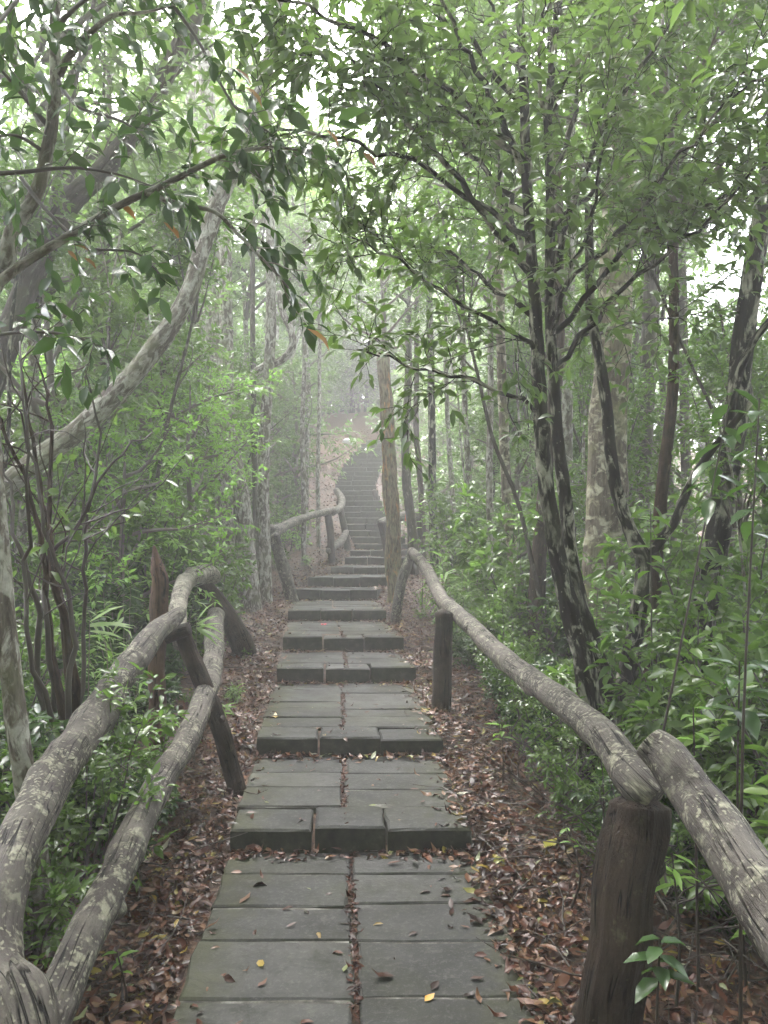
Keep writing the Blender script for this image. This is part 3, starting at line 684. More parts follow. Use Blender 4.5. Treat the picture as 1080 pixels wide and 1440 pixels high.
# ------------------------------------------------------------------ the near branchy tree at the left edge
def near_tree_left():
    rng = np.random.default_rng(37)
    root = thing('leaning_tree', 'pale thin tree leaning in at the upper left with big drooping leaves', 'tree', foot(P(-120, 900, 3.0), 0))
    R = np.array(root.location)
    s = np.array([foot(P(-160, 950, 3.0)), *[P(*q) for q in [(-120, 700, 3.0), (-60, 500, 3.0), (0, 385, 3.0), (18, 325, 3.0), (55, 262, 3.0), (73, 170, 3.0), (78, 100, 3.0), (76, 0, 3.0), (70, -140, 3.0)]]])
    me, L = trunk_mesh(s - R, .040, .017, 'bark_pale', 60, 12, .06, 3); link('trunk', me, root)
    fol = Foliage(rng); fol2 = Foliage(rng)
    B = [([(-5, 400, 3.0), (30, 372, 2.95), (100, 330, 2.9), (165, 290, 2.85), (235, 258, 2.8), (300, 225, 2.75), (345, 211, 2.72), (400, 208, 2.7), (470, 222, 2.65)], 16, .45),
         ([(208, 272, 2.82), (255, 288, 2.8), (302, 298, 2.78), (335, 330, 2.75), (375, 370, 2.72), (412, 412, 2.7)], 9, .15),
         ([(83, 105, 3.0), (100, 75, 2.95), (125, 48, 2.9), (158, 22, 2.85), (200, 18, 2.8), (245, 8, 2.75)], 14, .15),
         ([(-40, 246, 2.8), (30, 242, 2.8), (100, 236, 2.82), (160, 244, 2.85), (215, 262, 2.9)], 8, .1),
         ([(30, 250, 3.), (60, 290, 2.95), (105, 335, 2.9), (130, 350, 2.88), (190, 355, 2.85), (225, 385, 2.8)], 7, .2),
         ([(76, 40, 3.), (120, 0, 2.9), (190, -40, 2.8)], 9, .1),
         ([(70, 180, 3.), (20, 120, 2.9), (-30, 60, 2.8)], 9, .1),
         ([(245, 10, 2.75), (280, 60, 2.75), (330, 150, 2.72), (385, 190, 2.7)], 6, .3),
         ([(76, 20, 3.), (40, -10, 2.8), (0, 30, 2.6), (-40, 80, 2.5)], 9, .1), ([(78, 110, 3.), (110, 150, 2.9), (170, 170, 2.8), (215, 200, 2.75)], 7, .2), ([(72, -20, 3.), (160, -30, 3.2), (260, -20, 3.5), (380, 10, 3.8)], 10, .1), ([(65, 215, 3.), (20, 190, 2.9), (-30, 200, 2.8)], 7, .1),
         ([(-60, 480, 2.9), (20, 468, 2.8), (90, 470, 2.75), (150, 490, 2.7)], 7, .2)]
    for i, (pts, w, t0) in enumerate(B):
        mb = MB(); q = smooth_line(np.array([P(*p) for p in pts]) - R, 18)
        tube(mb, q, np.linspace(w / 2 / FPX * 2.8, .003, 18), 8, .05, rng, False)
        n = max(4, int(np.linalg.norm(np.diff(q, axis=0), axis=1).sum() * 15))
        twigs(mb, fol, q, rng, .006, n, .26, .098, .047, t0, 0, 4, (.5, 1.2), .75, -.12, None, .0024)
        link('branch', mb.mesh('branch', M['bark_pale' if i < 3 else 'twig']), root)
    link('crown', fol.mesh('crown', M['leaf_dark'], LEAF_HI, .40), root)
    mb = MB()
    for px, py, d, L in [(230, 312, 2.8, .09), (322, 95, 2.7, .1), (345, 122, 2.7, .09), (432, 462, 2.7, .11), (105, 345, 2.85, .06), (118, 362, 2.85, .06), (459, 183, 2.7, .07), (510, 214, 3.0, .08), (95, 352, 2.85, .05), (172, 288, 2.85, .07)]:
        a = rng.uniform(-.5, .5)
        leaves(mb, LEAF_HI, [P(px, py, d) - R], np.array([(math.cos(a), .1, -.6 + rng.uniform(-.4, .6))]), np.array([(rng.normal(0, .3), -.6, .8)]), L, L * .36, rng.uniform(0, 1), 2)
    link('rusty_leaves', mb.mesh('rusty_leaves', M['autumn']), root)
near_tree_left()

# ------------------------------------------------------------------ trees one can tell apart
px_tree('leaning_tree', 'dark grey trunk slanting up to the right across the bright sky gap, upper left', [(-60, 690, 7.0), (10, 480, 7.0), (50, 375, 7.0), (95, 290, 7.0), (150, 235, 7.0), (200, 165, 7.0), (245, 80, 7.0), (275, 20, 7.0), (300, -80, 7.)], (40, 20), 'bark_grey', 'tall_c', .8, top=(.3, 0, 1.2))
px_tree('leaning_tree', 'mottled grey trunk leaning steeply right over the left undergrowth', [(-60, 740, 6.3), (0, 690, 6.3), (62, 640, 6.3), (112, 603, 6.3), (178, 538, 6.3), (225, 478, 6.3), (262, 420, 6.3), (285, 350, 6.4), (305, 290, 6.5), (335, 225, 6.6), (355, 165, 6.7), (385, 60, 6.8)], (34, 18), 'bark_pale', 'tall_b', .8, top=(.3, 0, 1.5))
px_tree('pale_tree', 'upright pale trunk with white lichen patches behind the left shrubs', [(322, 830, 11.5), (318, 740, 11.5), (312, 640, 11.5), (306, 540, 11.5), (300, 430, 11.5), (295, 300, 11.5), (290, 130, 11.5), (287, 0, 11.5)], (30, 22), 'bark_pale', 'tall_a', .9, top=(0, 0, 2.), extra=[([(306, 540, 11.5), (335, 537, 11.4), (352, 530, 11.4), (372, 515, 11.3), (395, 507, 11.2), (411, 488, 11.1), (408, 462, 11.1), (398, 440, 11.1), (393, 410, 11.1)], 13, 9)])
px_tree('pale_tree', 'faint pale trunk standing close behind the upright white-patched trunk', [(282, 700, 13), (281, 560, 13), (279, 450, 13), (276, 300, 13), (268, 100, 13)], (24, 16), 'bark_pale', 'tall_c', .9, top=(0, 0, 2.))
px_tree('stout_pale_tree', 'stout leaning whitish trunk base by the leaf-covered left verge', [(350, 850, 10.5), (347, 800, 10.5), (343, 740, 10.5), (336, 690, 10.5), (328, 640, 10.6), (320, 560, 10.8)], (34, 18), 'bark_pale', None, top=(-.1, .2, 2.5))
px_tree('slim_tree', 'slim straight trunk beside the misty left railing, white streaked', [(374, 850, 11.2), (371, 760, 11.2), (370, 690, 11.2), (373, 600, 11.2), (378, 520, 11.2), (381, 430, 11.2), (380, 300, 11.2), (377, 150, 11.2)], (20, 12), 'bark_pale', 'tall_a', .75, top=(0, 0, 2.5))
px_tree('slim_tree', 'thin grey sapling trunk between two white-streaked trunks on the left', [(360, 760, 12.4), (358, 640, 12.4), (356, 520, 12.4), (355, 420, 12.4)], (9, 7), 'bark_grey', 'bushy_a', .8, top=(0, 0, 1.))
px_tree('orange_tree', 'trunk with peeling orange bark standing at the right edge of the path', [(556, 838, 11.6), (553, 800, 11.6), (551, 740, 11.6), (549, 680, 11.6), (546, 620, 11.6), (542, 560, 11.6), (540, 515, 11.6)], (25, 17), 'bark_orange', 'bushy_b', .9, top=(0, .1, .25), rough=.14)
px_tree('stout_banded_tree', 'thickest trunk on the right, pale and dark bands, behind the twin-stemmed tree', [(850, 960, 6.6), (850, 900, 6.6), (849, 800, 6.6), (851, 700, 6.6), (856, 600, 6.6), (862, 480, 6.6), (868, 380, 6.6), (872, 250, 6.6), (876, 100, 6.6)], (62, 40), 'bark_band', 'tall_b', 1.0, top=(.1, 0, 2.2), seg=18)
px_tree('forked_tree', 'crooked dark small tree forking at rail height, right of the banded trunk', [(878, 985, 4.5), (888, 920, 4.5), (899, 850, 4.5), (905, 790, 4.5), (890, 755, 4.5), (874, 715, 4.5), (860, 650, 4.5), (852, 560, 4.5), (838, 480, 4.5), (830, 430, 4.5)], (28, 12), 'bark_dark', None, extra=[([(905, 792, 4.5), (925, 765, 4.5), (948, 735, 4.45), (962, 700, 4.4), (985, 655, 4.3), (1020, 610, 4.2), (1060, 560, 4.1)], 15, 9)], top=(0, 0, .6))
px_tree('brown_slim_tree', 'straight brown slim trunk between the forked tree and the leaning right trunk', [(915, 985, 5.2), (915, 920, 5.2), (920, 830, 5.2), (926, 740, 5.2), (934, 660, 5.2), (945, 560, 5.2), (948, 450, 5.2)], (24, 13), 'bark_brown', 'bushy_b', .8, top=(0, 0, .6))
px_tree('dark_leaning_tree', 'dark trunk leaning right near the right edge of the view', [(968, 1000, 5.0), (985, 900, 5.0), (1000, 800, 5.0), (1018, 700, 5.0), (1032, 600, 5.0), (1046, 480, 5.0), (1062, 360, 5.0), (1085, 220, 5.0)], (40, 26), 'bark_dark', 'tall_b', .8, top=(.2, 0, 1.6), extra=[([(1020, 640, 4.9), (1026, 590, 4.8), (1036, 535, 4.7), (1060, 480, 4.6), (1100, 430, 4.5)], 14, 9)], seg=14)
px_tree('spotted_slim_tree', 'slim trunk ringed with pale lichen, left of the twin-stemmed tree', [(742, 900, 8.2), (730, 840, 8.2), (720, 770, 8.2), (713, 700, 8.2), (709, 620, 8.2), (706, 540, 8.2), (703, 420, 8.2)], (17, 12), 'bark_band', 'bushy_a', 1., top=(0, 0, 1.2))
px_tree('rusty_trunk_tree', 'reddish brown lichened trunk showing between the railing and the twin stems', [(756, 920, 7.2), (754, 860, 7.2), (757, 790, 7.2), (764, 720, 7.2), (772, 620, 7.3), (785, 480, 7.4)], (27, 16), 'bark_brown', 'tall_c', .8, top=(0, 0, 2.))
px_tree('pale_tree', 'bright pale straight trunk just right behind the twin stems', [(800, 800, 8.6), (797, 680, 8.6), (798, 560, 8.6), (800, 440, 8.6), (803, 300, 8.6)], (18, 14), 'bark_pale', 'tall_a', .8, top=(0, 0, 2.))
px_tree('lichen_trunk_tree', 'lichen-crusted trunk rising behind the left railing at the left edge', [(66, 1340, 2.75), (48, 1180, 2.75), (28, 1050, 2.75), (10, 900, 2.78), (0, 780, 2.8), (-12, 640, 2.85), (-20, 500, 2.9), (-40, 330, 3.), (-70, 150, 3.1)], (32, 20), 'bark_pale', None, top=(0, 0, .8), seg=16)
for k, (lab, pts, w, bk, cr) in enumerate([
    ('knotted thin tree in the mist just right of the orange-barked trunk', [(582, 800, 14), (579, 740, 14), (572, 680, 14), (570, 610, 14), (574, 540, 14)], (16, 10), 'bark_grey', 'tall_c'),
    ('dark thin straight tree behind the top end of the right railing', [(611, 800, 12.5), (608, 700, 12.5), (608, 620, 12.5), (606, 530, 12.5), (604, 420, 12.5)], (13, 9), 'bark_dark', 'tall_a'),
    ('thin misty tree with a slight bow between the dark straight tree and orange trunk', [(596, 790, 15), (592, 690, 15), (585, 600, 15), (586, 520, 15)], (9, 7), 'bark_brown', 'bushy_a'),
    ('whitish thin tree leaning left in the mist right of the stairs', [(642, 790, 15), (636, 690, 15), (630, 600, 15), (627, 500, 15), (628, 400, 15)], (8, 6), 'bark_pale', 'tall_c'),
    ('thin grey tree with white streaks further right of the stairs', [(664, 800, 12), (661, 700, 12), (655, 600, 12), (652, 520, 12), (650, 430, 12)], (10, 7), 'bark_pale', 'tall_b'),
    ('slender pale tree among right shrubs left of the ringed trunk', [(692, 850, 9.5), (690, 760, 9.5), (688, 660, 9.5), (690, 560, 9.5)], (12, 8), 'bark_pale', 'bushy_b'),
    ('thin pale misty trunk left of the stairs beyond the far railing', [(427, 790, 14.5), (427, 690, 14.5), (425, 600, 14.5), (428, 520, 14.5)], (8, 6), 'bark_pale', 'bushy_a'),
    ('thin white trunk standing between far left railing posts', [(448, 760, 17), (447, 660, 17), (449, 560, 17)], (7, 5), 'bark_pale', 'bushy_b'),
    ('grey trunk far behind the left undergrowth below the leaning trunk', [(238, 820, 10), (236, 720, 10), (232, 620, 10), (230, 500, 10)], (13, 9), 'bark_brown', 'bushy_a'),
    ('pale trunk behind shrubs right of the banded trunk', [(898, 800, 9), (905, 650, 9), (912, 500, 9), (915, 350, 9)], (26, 18), 'bark_grey', 'tall_c'),
    ('far pale trunk between the two right leaning trunks', [(968, 820, 10), (966, 700, 10), (962, 560, 10), (960, 420, 10)], (16, 12), 'bark_grey', 'tall_b'),
    ('thin dark trunk just left of the white-patched pair of trunks', [(145, 800, 9), (150, 650, 9), (146, 500, 9), (150, 300, 9)], (13, 8), 'bark_grey', 'bushy_a'),
]): px_tree('slender_tree', lab, pts, w, bk, cr, .8, top=(0, 0, 1.4), n=26, seg=9)

# thicket of thin bare stems at the left edge
def thicket():
    rng = np.random.default_rng(43)
    root = thing('thicket_shrub', 'tangled shrub of thin dark bare stems at the left edge behind the railing', 'shrub', foot(P(85, 1010, 3.6), 0)); R = np.array(root.location)
    fol = Foliage(rng)
    S = [([(105, 1000), (95, 880), (75, 800), (60, 700), (40, 600), (30, 500)], 3.6, 16), ([(90, 1010), (70, 900), (62, 780), (40, 690), (5, 600), (-20, 520)], 3.5, 13),
         ([(100, 990), (88, 860), (70, 760), (72, 640), (66, 560), (45, 480)], 3.7, 11), ([(80, 1000), (66, 880), (68, 790), (120, 720), (140, 620), (120, 520)], 3.5, 9),
         ([(95, 1010), (104, 900), (95, 820), (60, 740), (45, 640), (20, 560)], 3.3, 9), ([(60, 1000), (50, 860), (30, 780), (14, 700), (0, 640)], 3.4, 10),
         ([(110, 1010), (120, 880), (118, 780), (128, 700), (170, 640), (215, 610)], 3.7, 7), ([(70, 1010), (40, 900), (35, 800), (38, 700), (36, 580), (24, 480)], 3.2, 8)]
    for pts, d, w in S:
        mb = MB(); q = smooth_line(np.array([P(*p, d + rng.uniform(-.1, .1)) for p in pts]) - R, 18); q += rng.normal(0, .008, q.shape)
        tube(mb, q, np.linspace(w / 2 / FPX * d, .004, 18), 7, .06, rng, False)
        for t in rng.uniform(.2, .95, 6):
            p, T = at(q, t); b = wander(p, side_dir(T, rng, rng.uniform(.5, 1.1), .1), rng.uniform(.25, .7), rng, 8, .35)
            tube(mb, b, np.linspace(.0045, .0018, 8), 4, cap=False, rng=rng)
            if rng.uniform() < .35: fol.on(b, .07, .075, .4, .5)
        link('stem', mb.mesh('stem', M['bark_brown' if w > 10 else 'twig']), root)
    link('foliage', fol.mesh('foliage', M['leaf'], LEAF_HI, .38), root)
thicket()

# ------------------------------------------------------------------ forest fill: trees and shrubs as individuals
PLACED = []
def free(x, y, r, lst): return all((x - a) ** 2 + (y - b) ** 2 > r * r for a, b in lst)
def fill_tree(x, y, h, crown, cs, bark, r, label, group, rng, name='forest_tree'):
    z = float(gz(x, y)); root = thing(name, label, 'tree', (x, y, z), 0, group)
    q = wander((0, 0, -.15), (rng.normal(0, .06), rng.normal(0, .06), 1), h + .15, rng, 8, .07, .03)
    mb = MB(); tube(mb, smooth_line(q, 18), np.linspace(r * 1.2, r * .6, 18), 8, .05, rng); link('trunk', mb.mesh('trunk', M[bark]), root)
    lm, cm, _ = CROWN[crown]; rz = rng.uniform(0, 6.28)
    link('limbs', lm, root, q[-2], (0, 0, rz), cs); link('crown', cm, root, q[-2], (0, 0, rz), cs)
def corridor(y): return 1.25 + (.5 if y > 20 else 0)
def forest():
    rng = np.random.default_rng(57); pts = []
    def scatter(n, xr, yr, rmin, fn, cl=0.):
        got = 0
        for _ in range(n * 40):
            if got >= n: break
            x = rng.uniform(*xr); y = rng.uniform(*yr)
            if abs(x) > .56 * y + 2.2: continue
            if abs(x - float(cx(y))) < wd(y) / 2 + corridor(y) + cl: continue
            if not free(x, y, rmin, pts): continue
            pts.append((x, y)); got += 1; fn(x, y)
    bk = ['bark_pale', 'bark_grey', 'bark_pale', 'bark_pale', 'bark_brown']
    # tall trees; the gap towards the sky at upper left is left open
    def tallL(x, y):
        px = 540 + FPX * x / y
        if 150 < px < 370: h = rng.uniform(.26, .50) * y + 1.0; cr = rng.choice(['bushy_a', 'tall_c', 'tall_a'])
        else: h = rng.uniform(3.2, 5.6); cr = rng.choice(['tall_a', 'tall_b', 'tall_c'])
        fill_tree(x, y, h, cr, rng.uniform(.8, 1.05), rng.choice(bk), rng.uniform(.05, .11), 'slender forest tree fading into the mist left of the stairs', 'misty forest trees on the left', rng)
    scatter(38, (-16, 0), (12, 32), 1.3, tallL, .9)
    def tallR(x, y):
        px = 540 + FPX * x / y
        if px > 880 and rng.uniform() < .75: return
        h = rng.uniform(3.0, 5.6) if px < 900 else rng.uniform(1.5, 3.5)
        fill_tree(x, y, h, rng.choice(['tall_a', 'tall_b', 'tall_c']), rng.uniform(.75, 1.05), rng.choice(bk), rng.uniform(.05, .11), 'slender forest tree in the mist right of the stairs', 'misty forest trees on the right', rng)
    scatter(38, (0, 15), (10, 32), 1.3, tallR, .7)
    def bushL(x, y):
        if 235 < 540 + FPX * x / y < 420 and y < 13: return
        fill_tree(x, y, rng.uniform(.6, 2.4), rng.choice(['bushy_a', 'bushy_b', 'lime'], p=[.5, .4, .1]), rng.uniform(.8, 1.2), 'twig_grey', .03, 'bushy small-leaved sapling in the misty left understorey', 'understorey saplings on the left', rng, 'sapling')
    scatter(64, (-12, -1), (7., 25), .75, bushL)
    def bushR(x, y):
        if 540 + FPX * x / y > 880 and y > 8 and rng.uniform() < .7: return
        fill_tree(x, y, rng.uniform(.5, 2.2), rng.choice(['bushy_a', 'bushy_b', 'lime'], p=[.42, .42, .16]), rng.uniform(.7, 1.1), 'twig_grey', .03, 'bushy small-leaved sapling in the right understorey', 'understorey saplings on the right', rng, 'sapling')
    scatter(60, (0, 12), (6.5, 25), .75, bushR)
    for px, d, h, cr in ((450, 28.5, .2, 'bushy_a'), (470, 29.5, .1, 'bushy_b'), (488, 30.5, .1, 'bushy_a'), (505, 29.8, .15, 'bushy_b'), (522, 30.5, .1, 'bushy_a'), (540, 29.5, .2, 'bushy_b'), (558, 28.5, .1, 'bushy_a'), (578, 28, .2, 'bushy_b'), (432, 27.5, .3, 'bushy_b'), (496, 32, .6, 'bushy_a'), (530, 32, .6, 'bushy_a')):
        fill_tree((px - 540) / FPX * d, d, h, cr, 1.25, 'bark_grey', .05, 'low foggy bush on the crest of the brown bank', 'foggy bushes on the crest of the bank', rng, 'crest_bush')
    for px, d, h, cr in ((572, 23.5, .2, 'bushy_a'), (590, 20.5, .1, 'bushy_b'), (603, 18, .1, 'bushy_b'), (624, 22, .3, 'bushy_a'), (640, 17.5, .2, 'bushy_b'), (585, 25.5, .4, 'bushy_a'), (660, 20, .3, 'bushy_a'), (680, 16, .1, 'bushy_b'), (615, 26, .5, 'bushy_b'), (610, 15.5, .0, 'bushy_b')):
        fill_tree((px - 540) / FPX * d, d, h, cr, .85, 'twig_grey', .04, 'misty bush right of the upper stairs behind the orange-barked trunk', 'misty bushes right of the upper stairs', rng, 'misty_bush')
    for px, d, h, cr in ((462, 29, 1.5, 'tall_a'), (492, 31, .8, 'bushy_a'), (515, 30, 1.6, 'tall_b'), (545, 29, 1.0, 'tall_a'), (478, 33, 2.6, 'tall_b'), (530, 33, 3.0, 'tall_c'), (450, 27, 1.2, 'bushy_a'), (570, 28, 1.4, 'tall_b'), (505, 35, 4., 'tall_a')):
        fill_tree((px - 540) / FPX * d, d, h * .3, cr, 1.0, 'bark_grey', .07, 'foggy green tree standing above the brown bank at the head of the stairs', 'foggy trees above the head of the stairs', rng)
    def thin(lab, grp, bks):
        def f(x, y):
            if x < 0 and y < 6.6 and 540 + FPX * x / y < 310: return
            z = float(gz(x, y)); root = thing('slender_sapling', lab, 'tree', (x, y, z), 0, grp); h = rng.uniform(2.2, 5.2)
            q = wander((0, 0, -.1), (rng.normal(0, .10), rng.normal(0, .10), 1), h, rng, 9, .12, .03); rr = rng.uniform(.010, .026)
            mb = MB(); tube(mb, smooth_line(q, 26), np.linspace(rr, rr * .5, 26), 7, .06, rng)
            for k in range(rng.integers(1, 4)):
                p, T = at(q, rng.uniform(.3, .9)); tube(mb, wander(p, side_dir(T, rng, .7, .3), rng.uniform(.4, 1.1), rng, 7, .2), np.linspace(rr * .45, .003, 7), 5, .0, rng, False)
            link('trunk', mb.mesh('trunk', M[rng.choice(bks)]), root)
            st, fo = SHRUB[rng.choice(['thin', 'fresh', 'tall'])]; rz = rng.uniform(0, 6.28); c = rng.uniform(.55, .85)
            link('limbs', st, root, q[-3], (0, 0, rz), c); link('crown', fo, root, q[-3], (0, 0, rz), c)
        return f
    scatter(40, (-6, -1), (4.5, 14), .45, thin('thin bare-stemmed sapling among the left shrubs behind the railing', 'thin saplings on the left', ['bark_pale', 'bark_grey', 'bark_brown', 'bark_dark']))
    scatter(46, (1.1, 6), (4.5, 14), .45, thin('thin bare-stemmed sapling among the right shrubs behind the railing', 'thin saplings on the right', ['bark_pale', 'bark_grey', 'bark_brown', 'bark_dark']))
    for px, d, h, cr in ((30, 7.6, 4.2, 'tall_b'), (-60, 12, 4.4, 'tall_a'), (20, 14, 5.2, 'tall_b'), (85, 17, 6.2, 'tall_a'), (130, 13, 5.4, 'tall_c'), (225, 22, 5.6, 'tall_c'), (270, 18, 4.4, 'tall_c'), (330, 20, 7.6, 'tall_a'), (365, 16, 6.0, 'tall_b'), (410, 22, 8.0, 'tall_a'), (430, 18, 6.4, 'tall_b'), (160, 25, 9., 'tall_b'), (300, 26, 9., 'tall_b')):
        fill_tree((px - 540) / FPX * d, d, h, cr, 1.15, rng.choice(bk), .07, 'tall pale misty tree whose crown screens the bright sky at upper left', 'tall misty trees at upper left', rng)
    # the bright lime-green saplings mid left
    for px, py, d, lab in ((262, 600, 8.3, 'bright lime-green sapling under the curved branch, mid left'), (222, 640, 9.2, 'second bright lime-green sapling left of the white-patched trunk'), (185, 690, 6.8, 'lime-tinted sapling below the leaning mottled trunk')):
        p = P(px, py, d); fill_tree(p[0], d, max(.3, p[2] - float(gz(p[0], d)) - 1.0), 'lime', .75, 'twig_grey', .022, lab, None, rng, 'lime_sapling')
forest()
def shade_canopy():  # trees added, mostly out of view, to shade the near path and haze
    rng = np.random.default_rng(66)
    for x, y, h, cr, cs, lab in [(-2.2, 1.4, 4.2, 'tall_b', 1.25, 'unseen tall tree added to shade the near path on the left'), (2.2, 1.6, 4.3, 'tall_b', 1.25, 'unseen tall tree added to shade the near path on the right'), (-1.9, -2.6, 4.4, 'tall_a', 1.3, 'unseen tall tree added for shade behind the viewpoint left of the path'), (1.7, -2.4, 4.4, 'tall_a', 1.3, 'unseen tall tree added for shade behind the viewpoint right of the path'), (-5.2, -.5, 4.0, 'tall_b', 1.3, 'unseen wide tree added for shade beside the near path, far left'), (5.0, .2, 4.0, 'tall_b', 1.3, 'unseen wide tree added for shade beside the near path, far right'), (0.2, -1.2, 5.2, 'tall_b', 1.3, 'unseen tall tree added right behind the viewpoint to shade the first slabs'), (-3.3, 4.0, 5.5, 'tall_b', 1.35, 'tall tree added to shade the near steps, leaning its crown in from the left'), (3.4, 4.3, 5.3, 'tall_b', 1.35, 'tall tree added to shade the near steps, leaning its crown in from the right'), (-4.7, 7.6, 7.4, 'tall_b', 1.3, 'tall tree added to shade the fourth and fifth step, left side'), (4.9, 7.4, 7.0, 'tall_b', 1.35, 'tall tree added to shade the fourth and fifth step, right side')]:
        fill_tree(x, y, h, cr, cs, 'bark_grey', .09, lab, None, rng, 'added_shade_tree')
shade_canopy()

def far_forest_and_shade():
    """the wood beyond, which reads as one mass, and trees added behind for shade"""
    rng = np.random.default_rng(61); mb = MB(); tb = MB()
    N_ = 150
    P_ = []; D_ = []; NN = []; LL = []
    for k in range(N_):
        y = rng.uniform(28, 44); x = rng.uniform(-1, .62) * (.55 * y + 2)
        z = float(gz(x, y)); h = rng.uniform(5, 9)
        tube(tb, np.array([(x, y, z - .2), (x + rng.normal(0, .2), y, z + h * .5), (x + rng.normal(0, .4), y, z + h * .9)]), [.12, .09, .04], 6, cap=False, rng=rng)
        m = 900; u = rng.normal(0, 1, (m, 3)) * np.array((1.2, 1.2, h * .26)) + np.array((x, y, z + h * .55))
        u += np.sin(u * 3.1 + k) * .25
        P_.append(u)
    for k in range(120):  # unseen trees added around and behind the camera to block low sky light
        a = rng.uniform(math.pi * .93, math.pi * 2.07); rr = rng.uniform(4.6, 13); x = rr * math.cos(a) * 1.1; y = rr * math.sin(a) + 1.5
        if abs(x) < .56 * y + 4.5 and y > 0: continue
        z = float(gz(x, y)); h = rng.uniform(4.5, 8)
        tube(tb, np.array([(x, y, z - .2), (x + rng.normal(0, .2), y, z + h * .5), (x + rng.normal(0, .4), y, z + h * .9)]), [.10, .07, .03], 6, cap=False, rng=rng)
        P_.append(rng.normal(0, 1, (700, 3)) * np.array((.75, .75, h * .24)) + np.array((x, y, z + h * .5)))
    p = np.concatenate(P_); n = len(p)
    d = rng.normal(0, 1, (n, 3)); nn = rng.normal(0, .6, (n, 3)) + (0, 0, 1)
    L = rng.uniform(.16, .34, n); leaves(mb, LEAF_LO, p, d, nn, L, L * .5, rng.uniform(0, 1, n))
    kind(link('forest', mb.mesh('forest', M['leaf_mid'])), 'stuff')
    kind(link('forest_trunks', tb.mesh('forest_trunks', M['bark_grey'])), 'stuff')
far_forest_and_shade()

def name_clear(x, y):
    px = 540 + FPX * x / y
    if x < 0: return (y < 4.7 and x > -1.62) or (4.7 <= y < 8.2 and x > -2.05) or (3.2 < y < 4.7 and 150 < px < 262)
    return (y < 6.3 and x < 1.2) or (y < 6.3 and 800 < px < 885)
def undergrowth():
    rng = np.random.default_rng(71); pts = []
    def put(x, y, key, s, label, group, name='shrub'):
        if key == 'low': name = 'seedling'
        root = thing(name, label, 'seedling' if key == 'low' else 'shrub', (x, y, float(gz(x, y)) - .02), rng.uniform(0, 6.28), group)
        st, fo = SHRUB[key]; link('stem', st, root, None, None, s); link('foliage', fo, root, None, None, s)
    def scatter(n, xr, yr, rmin, clear, keys, sr, label, group):
        got = 0
        for _ in range(n * 50):
            if got >= n: break
            y = rng.uniform(*yr); x = rng.uniform(*xr)
            e = abs(x - float(cx(y))) - wd(y) / 2
            if e < clear + rng.uniform(0, .25) or abs(x) > .55 * y + .9: continue
            if name_clear(x, y) and keys != ['low']: continue
            if not free(x, y, rmin, pts): continue
            pts.append((x, y)); got += 1
            s = rng.uniform(*sr) * (0.55 if e < clear + .45 else 1) * (.62 if x < 0 and y < 6.3 and 540 + FPX * x / y < 310 else 1)
            put(x, y, rng.choice(keys), s, label, group)
    scatter(64, (-4.8, -1), (2.5, 9), .34, .52, ['dark', 'fresh', 'glossy', 'thin', 'tall', 'dark'], (.7, 1.2), 'leafy green shrub in the undergrowth behind the near left railing', 'undergrowth shrubs behind the near left railing')
    scatter(64, (.9, 5), (2.5, 9), .34, .62, ['dark', 'fresh', 'tall', 'glossy', 'thin', 'dark'], (.7, 1.15), 'leafy green shrub in the undergrowth behind the right railing', 'undergrowth shrubs behind the right railing')
    scatter(44, (-9, -1.3), (8.5, 19), .6, .8, ['fresh', 'tall', 'thin', 'lime', 'tall'], (.9, 1.5), 'misty green shrub in the left undergrowth near the far railing', 'misty undergrowth shrubs on the left')
    scatter(44, (.6, 8.5), (8.5, 19), .6, .5, ['fresh', 'tall', 'thin', 'lime', 'dark'], (.9, 1.4), 'misty green shrub in the right undergrowth beyond the railing', 'misty undergrowth shrubs on the right')
    scatter(16, (-8, 8), (19, 27), .8, 1.9, ['fresh', 'tall', 'thin'], (.9, 1.5), 'foggy shrub beside the upper stairs', 'foggy shrubs by the upper stairs')
    crowd = [(-1.05 - .5 * rng.uniform(), y, rng.uniform(.38, .6), 'leafy little shrub between the two near left rails', 'small shrubs under the near left railing') for y in np.linspace(2.5, 4.0, 9)] + \
            [(float(cx(y)) + wd(y) / 2 + rng.uniform(.62, .95), y, rng.uniform(.32, .55), 'leafy little shrub under the sloping right rail', 'small shrubs under the right railing') for y in np.linspace(3.3, 9.5, 16)] + \
            [(float(cx(y)) - wd(y) / 2 - rng.uniform(.75, 1.1), y, rng.uniform(.35, .6), 'leafy little shrub on the far side of the left litter strip', 'small shrubs along the left litter strip') for y in np.linspace(5.2, 11.5, 12)]
    crowd += [(float(cx(y)) + wd(y) / 2 + rng.uniform(.5, 1.15), y, rng.uniform(.25, .5), 'leafy little shrub under the sloping right rail', 'small shrubs under the right railing') for y in np.linspace(3.0, 7.5, 14)]
    crowd += [(float(cx(y)) + wd(y) / 2 + rng.uniform(.42, .8), y, rng.uniform(.25, .42), 'leafy little shrub under the sloping right rail', 'small shrubs under the right railing') for y in np.linspace(3.4, 9, 12)]
    for x, y, sc, lab, grp in crowd: put(x, y, rng.choice(['fresh', 'dark', 'glossy', 'thin', 'lime'], p=[.3, .25, .2, .15, .1]), sc, lab, grp)
    scatter(34, (-3, 3), (2.4, 12), .3, .28, ['low'], (.4, .9), 'small low leafy seedling on the leaf-covered verge', 'low seedlings on the verges')
undergrowth()

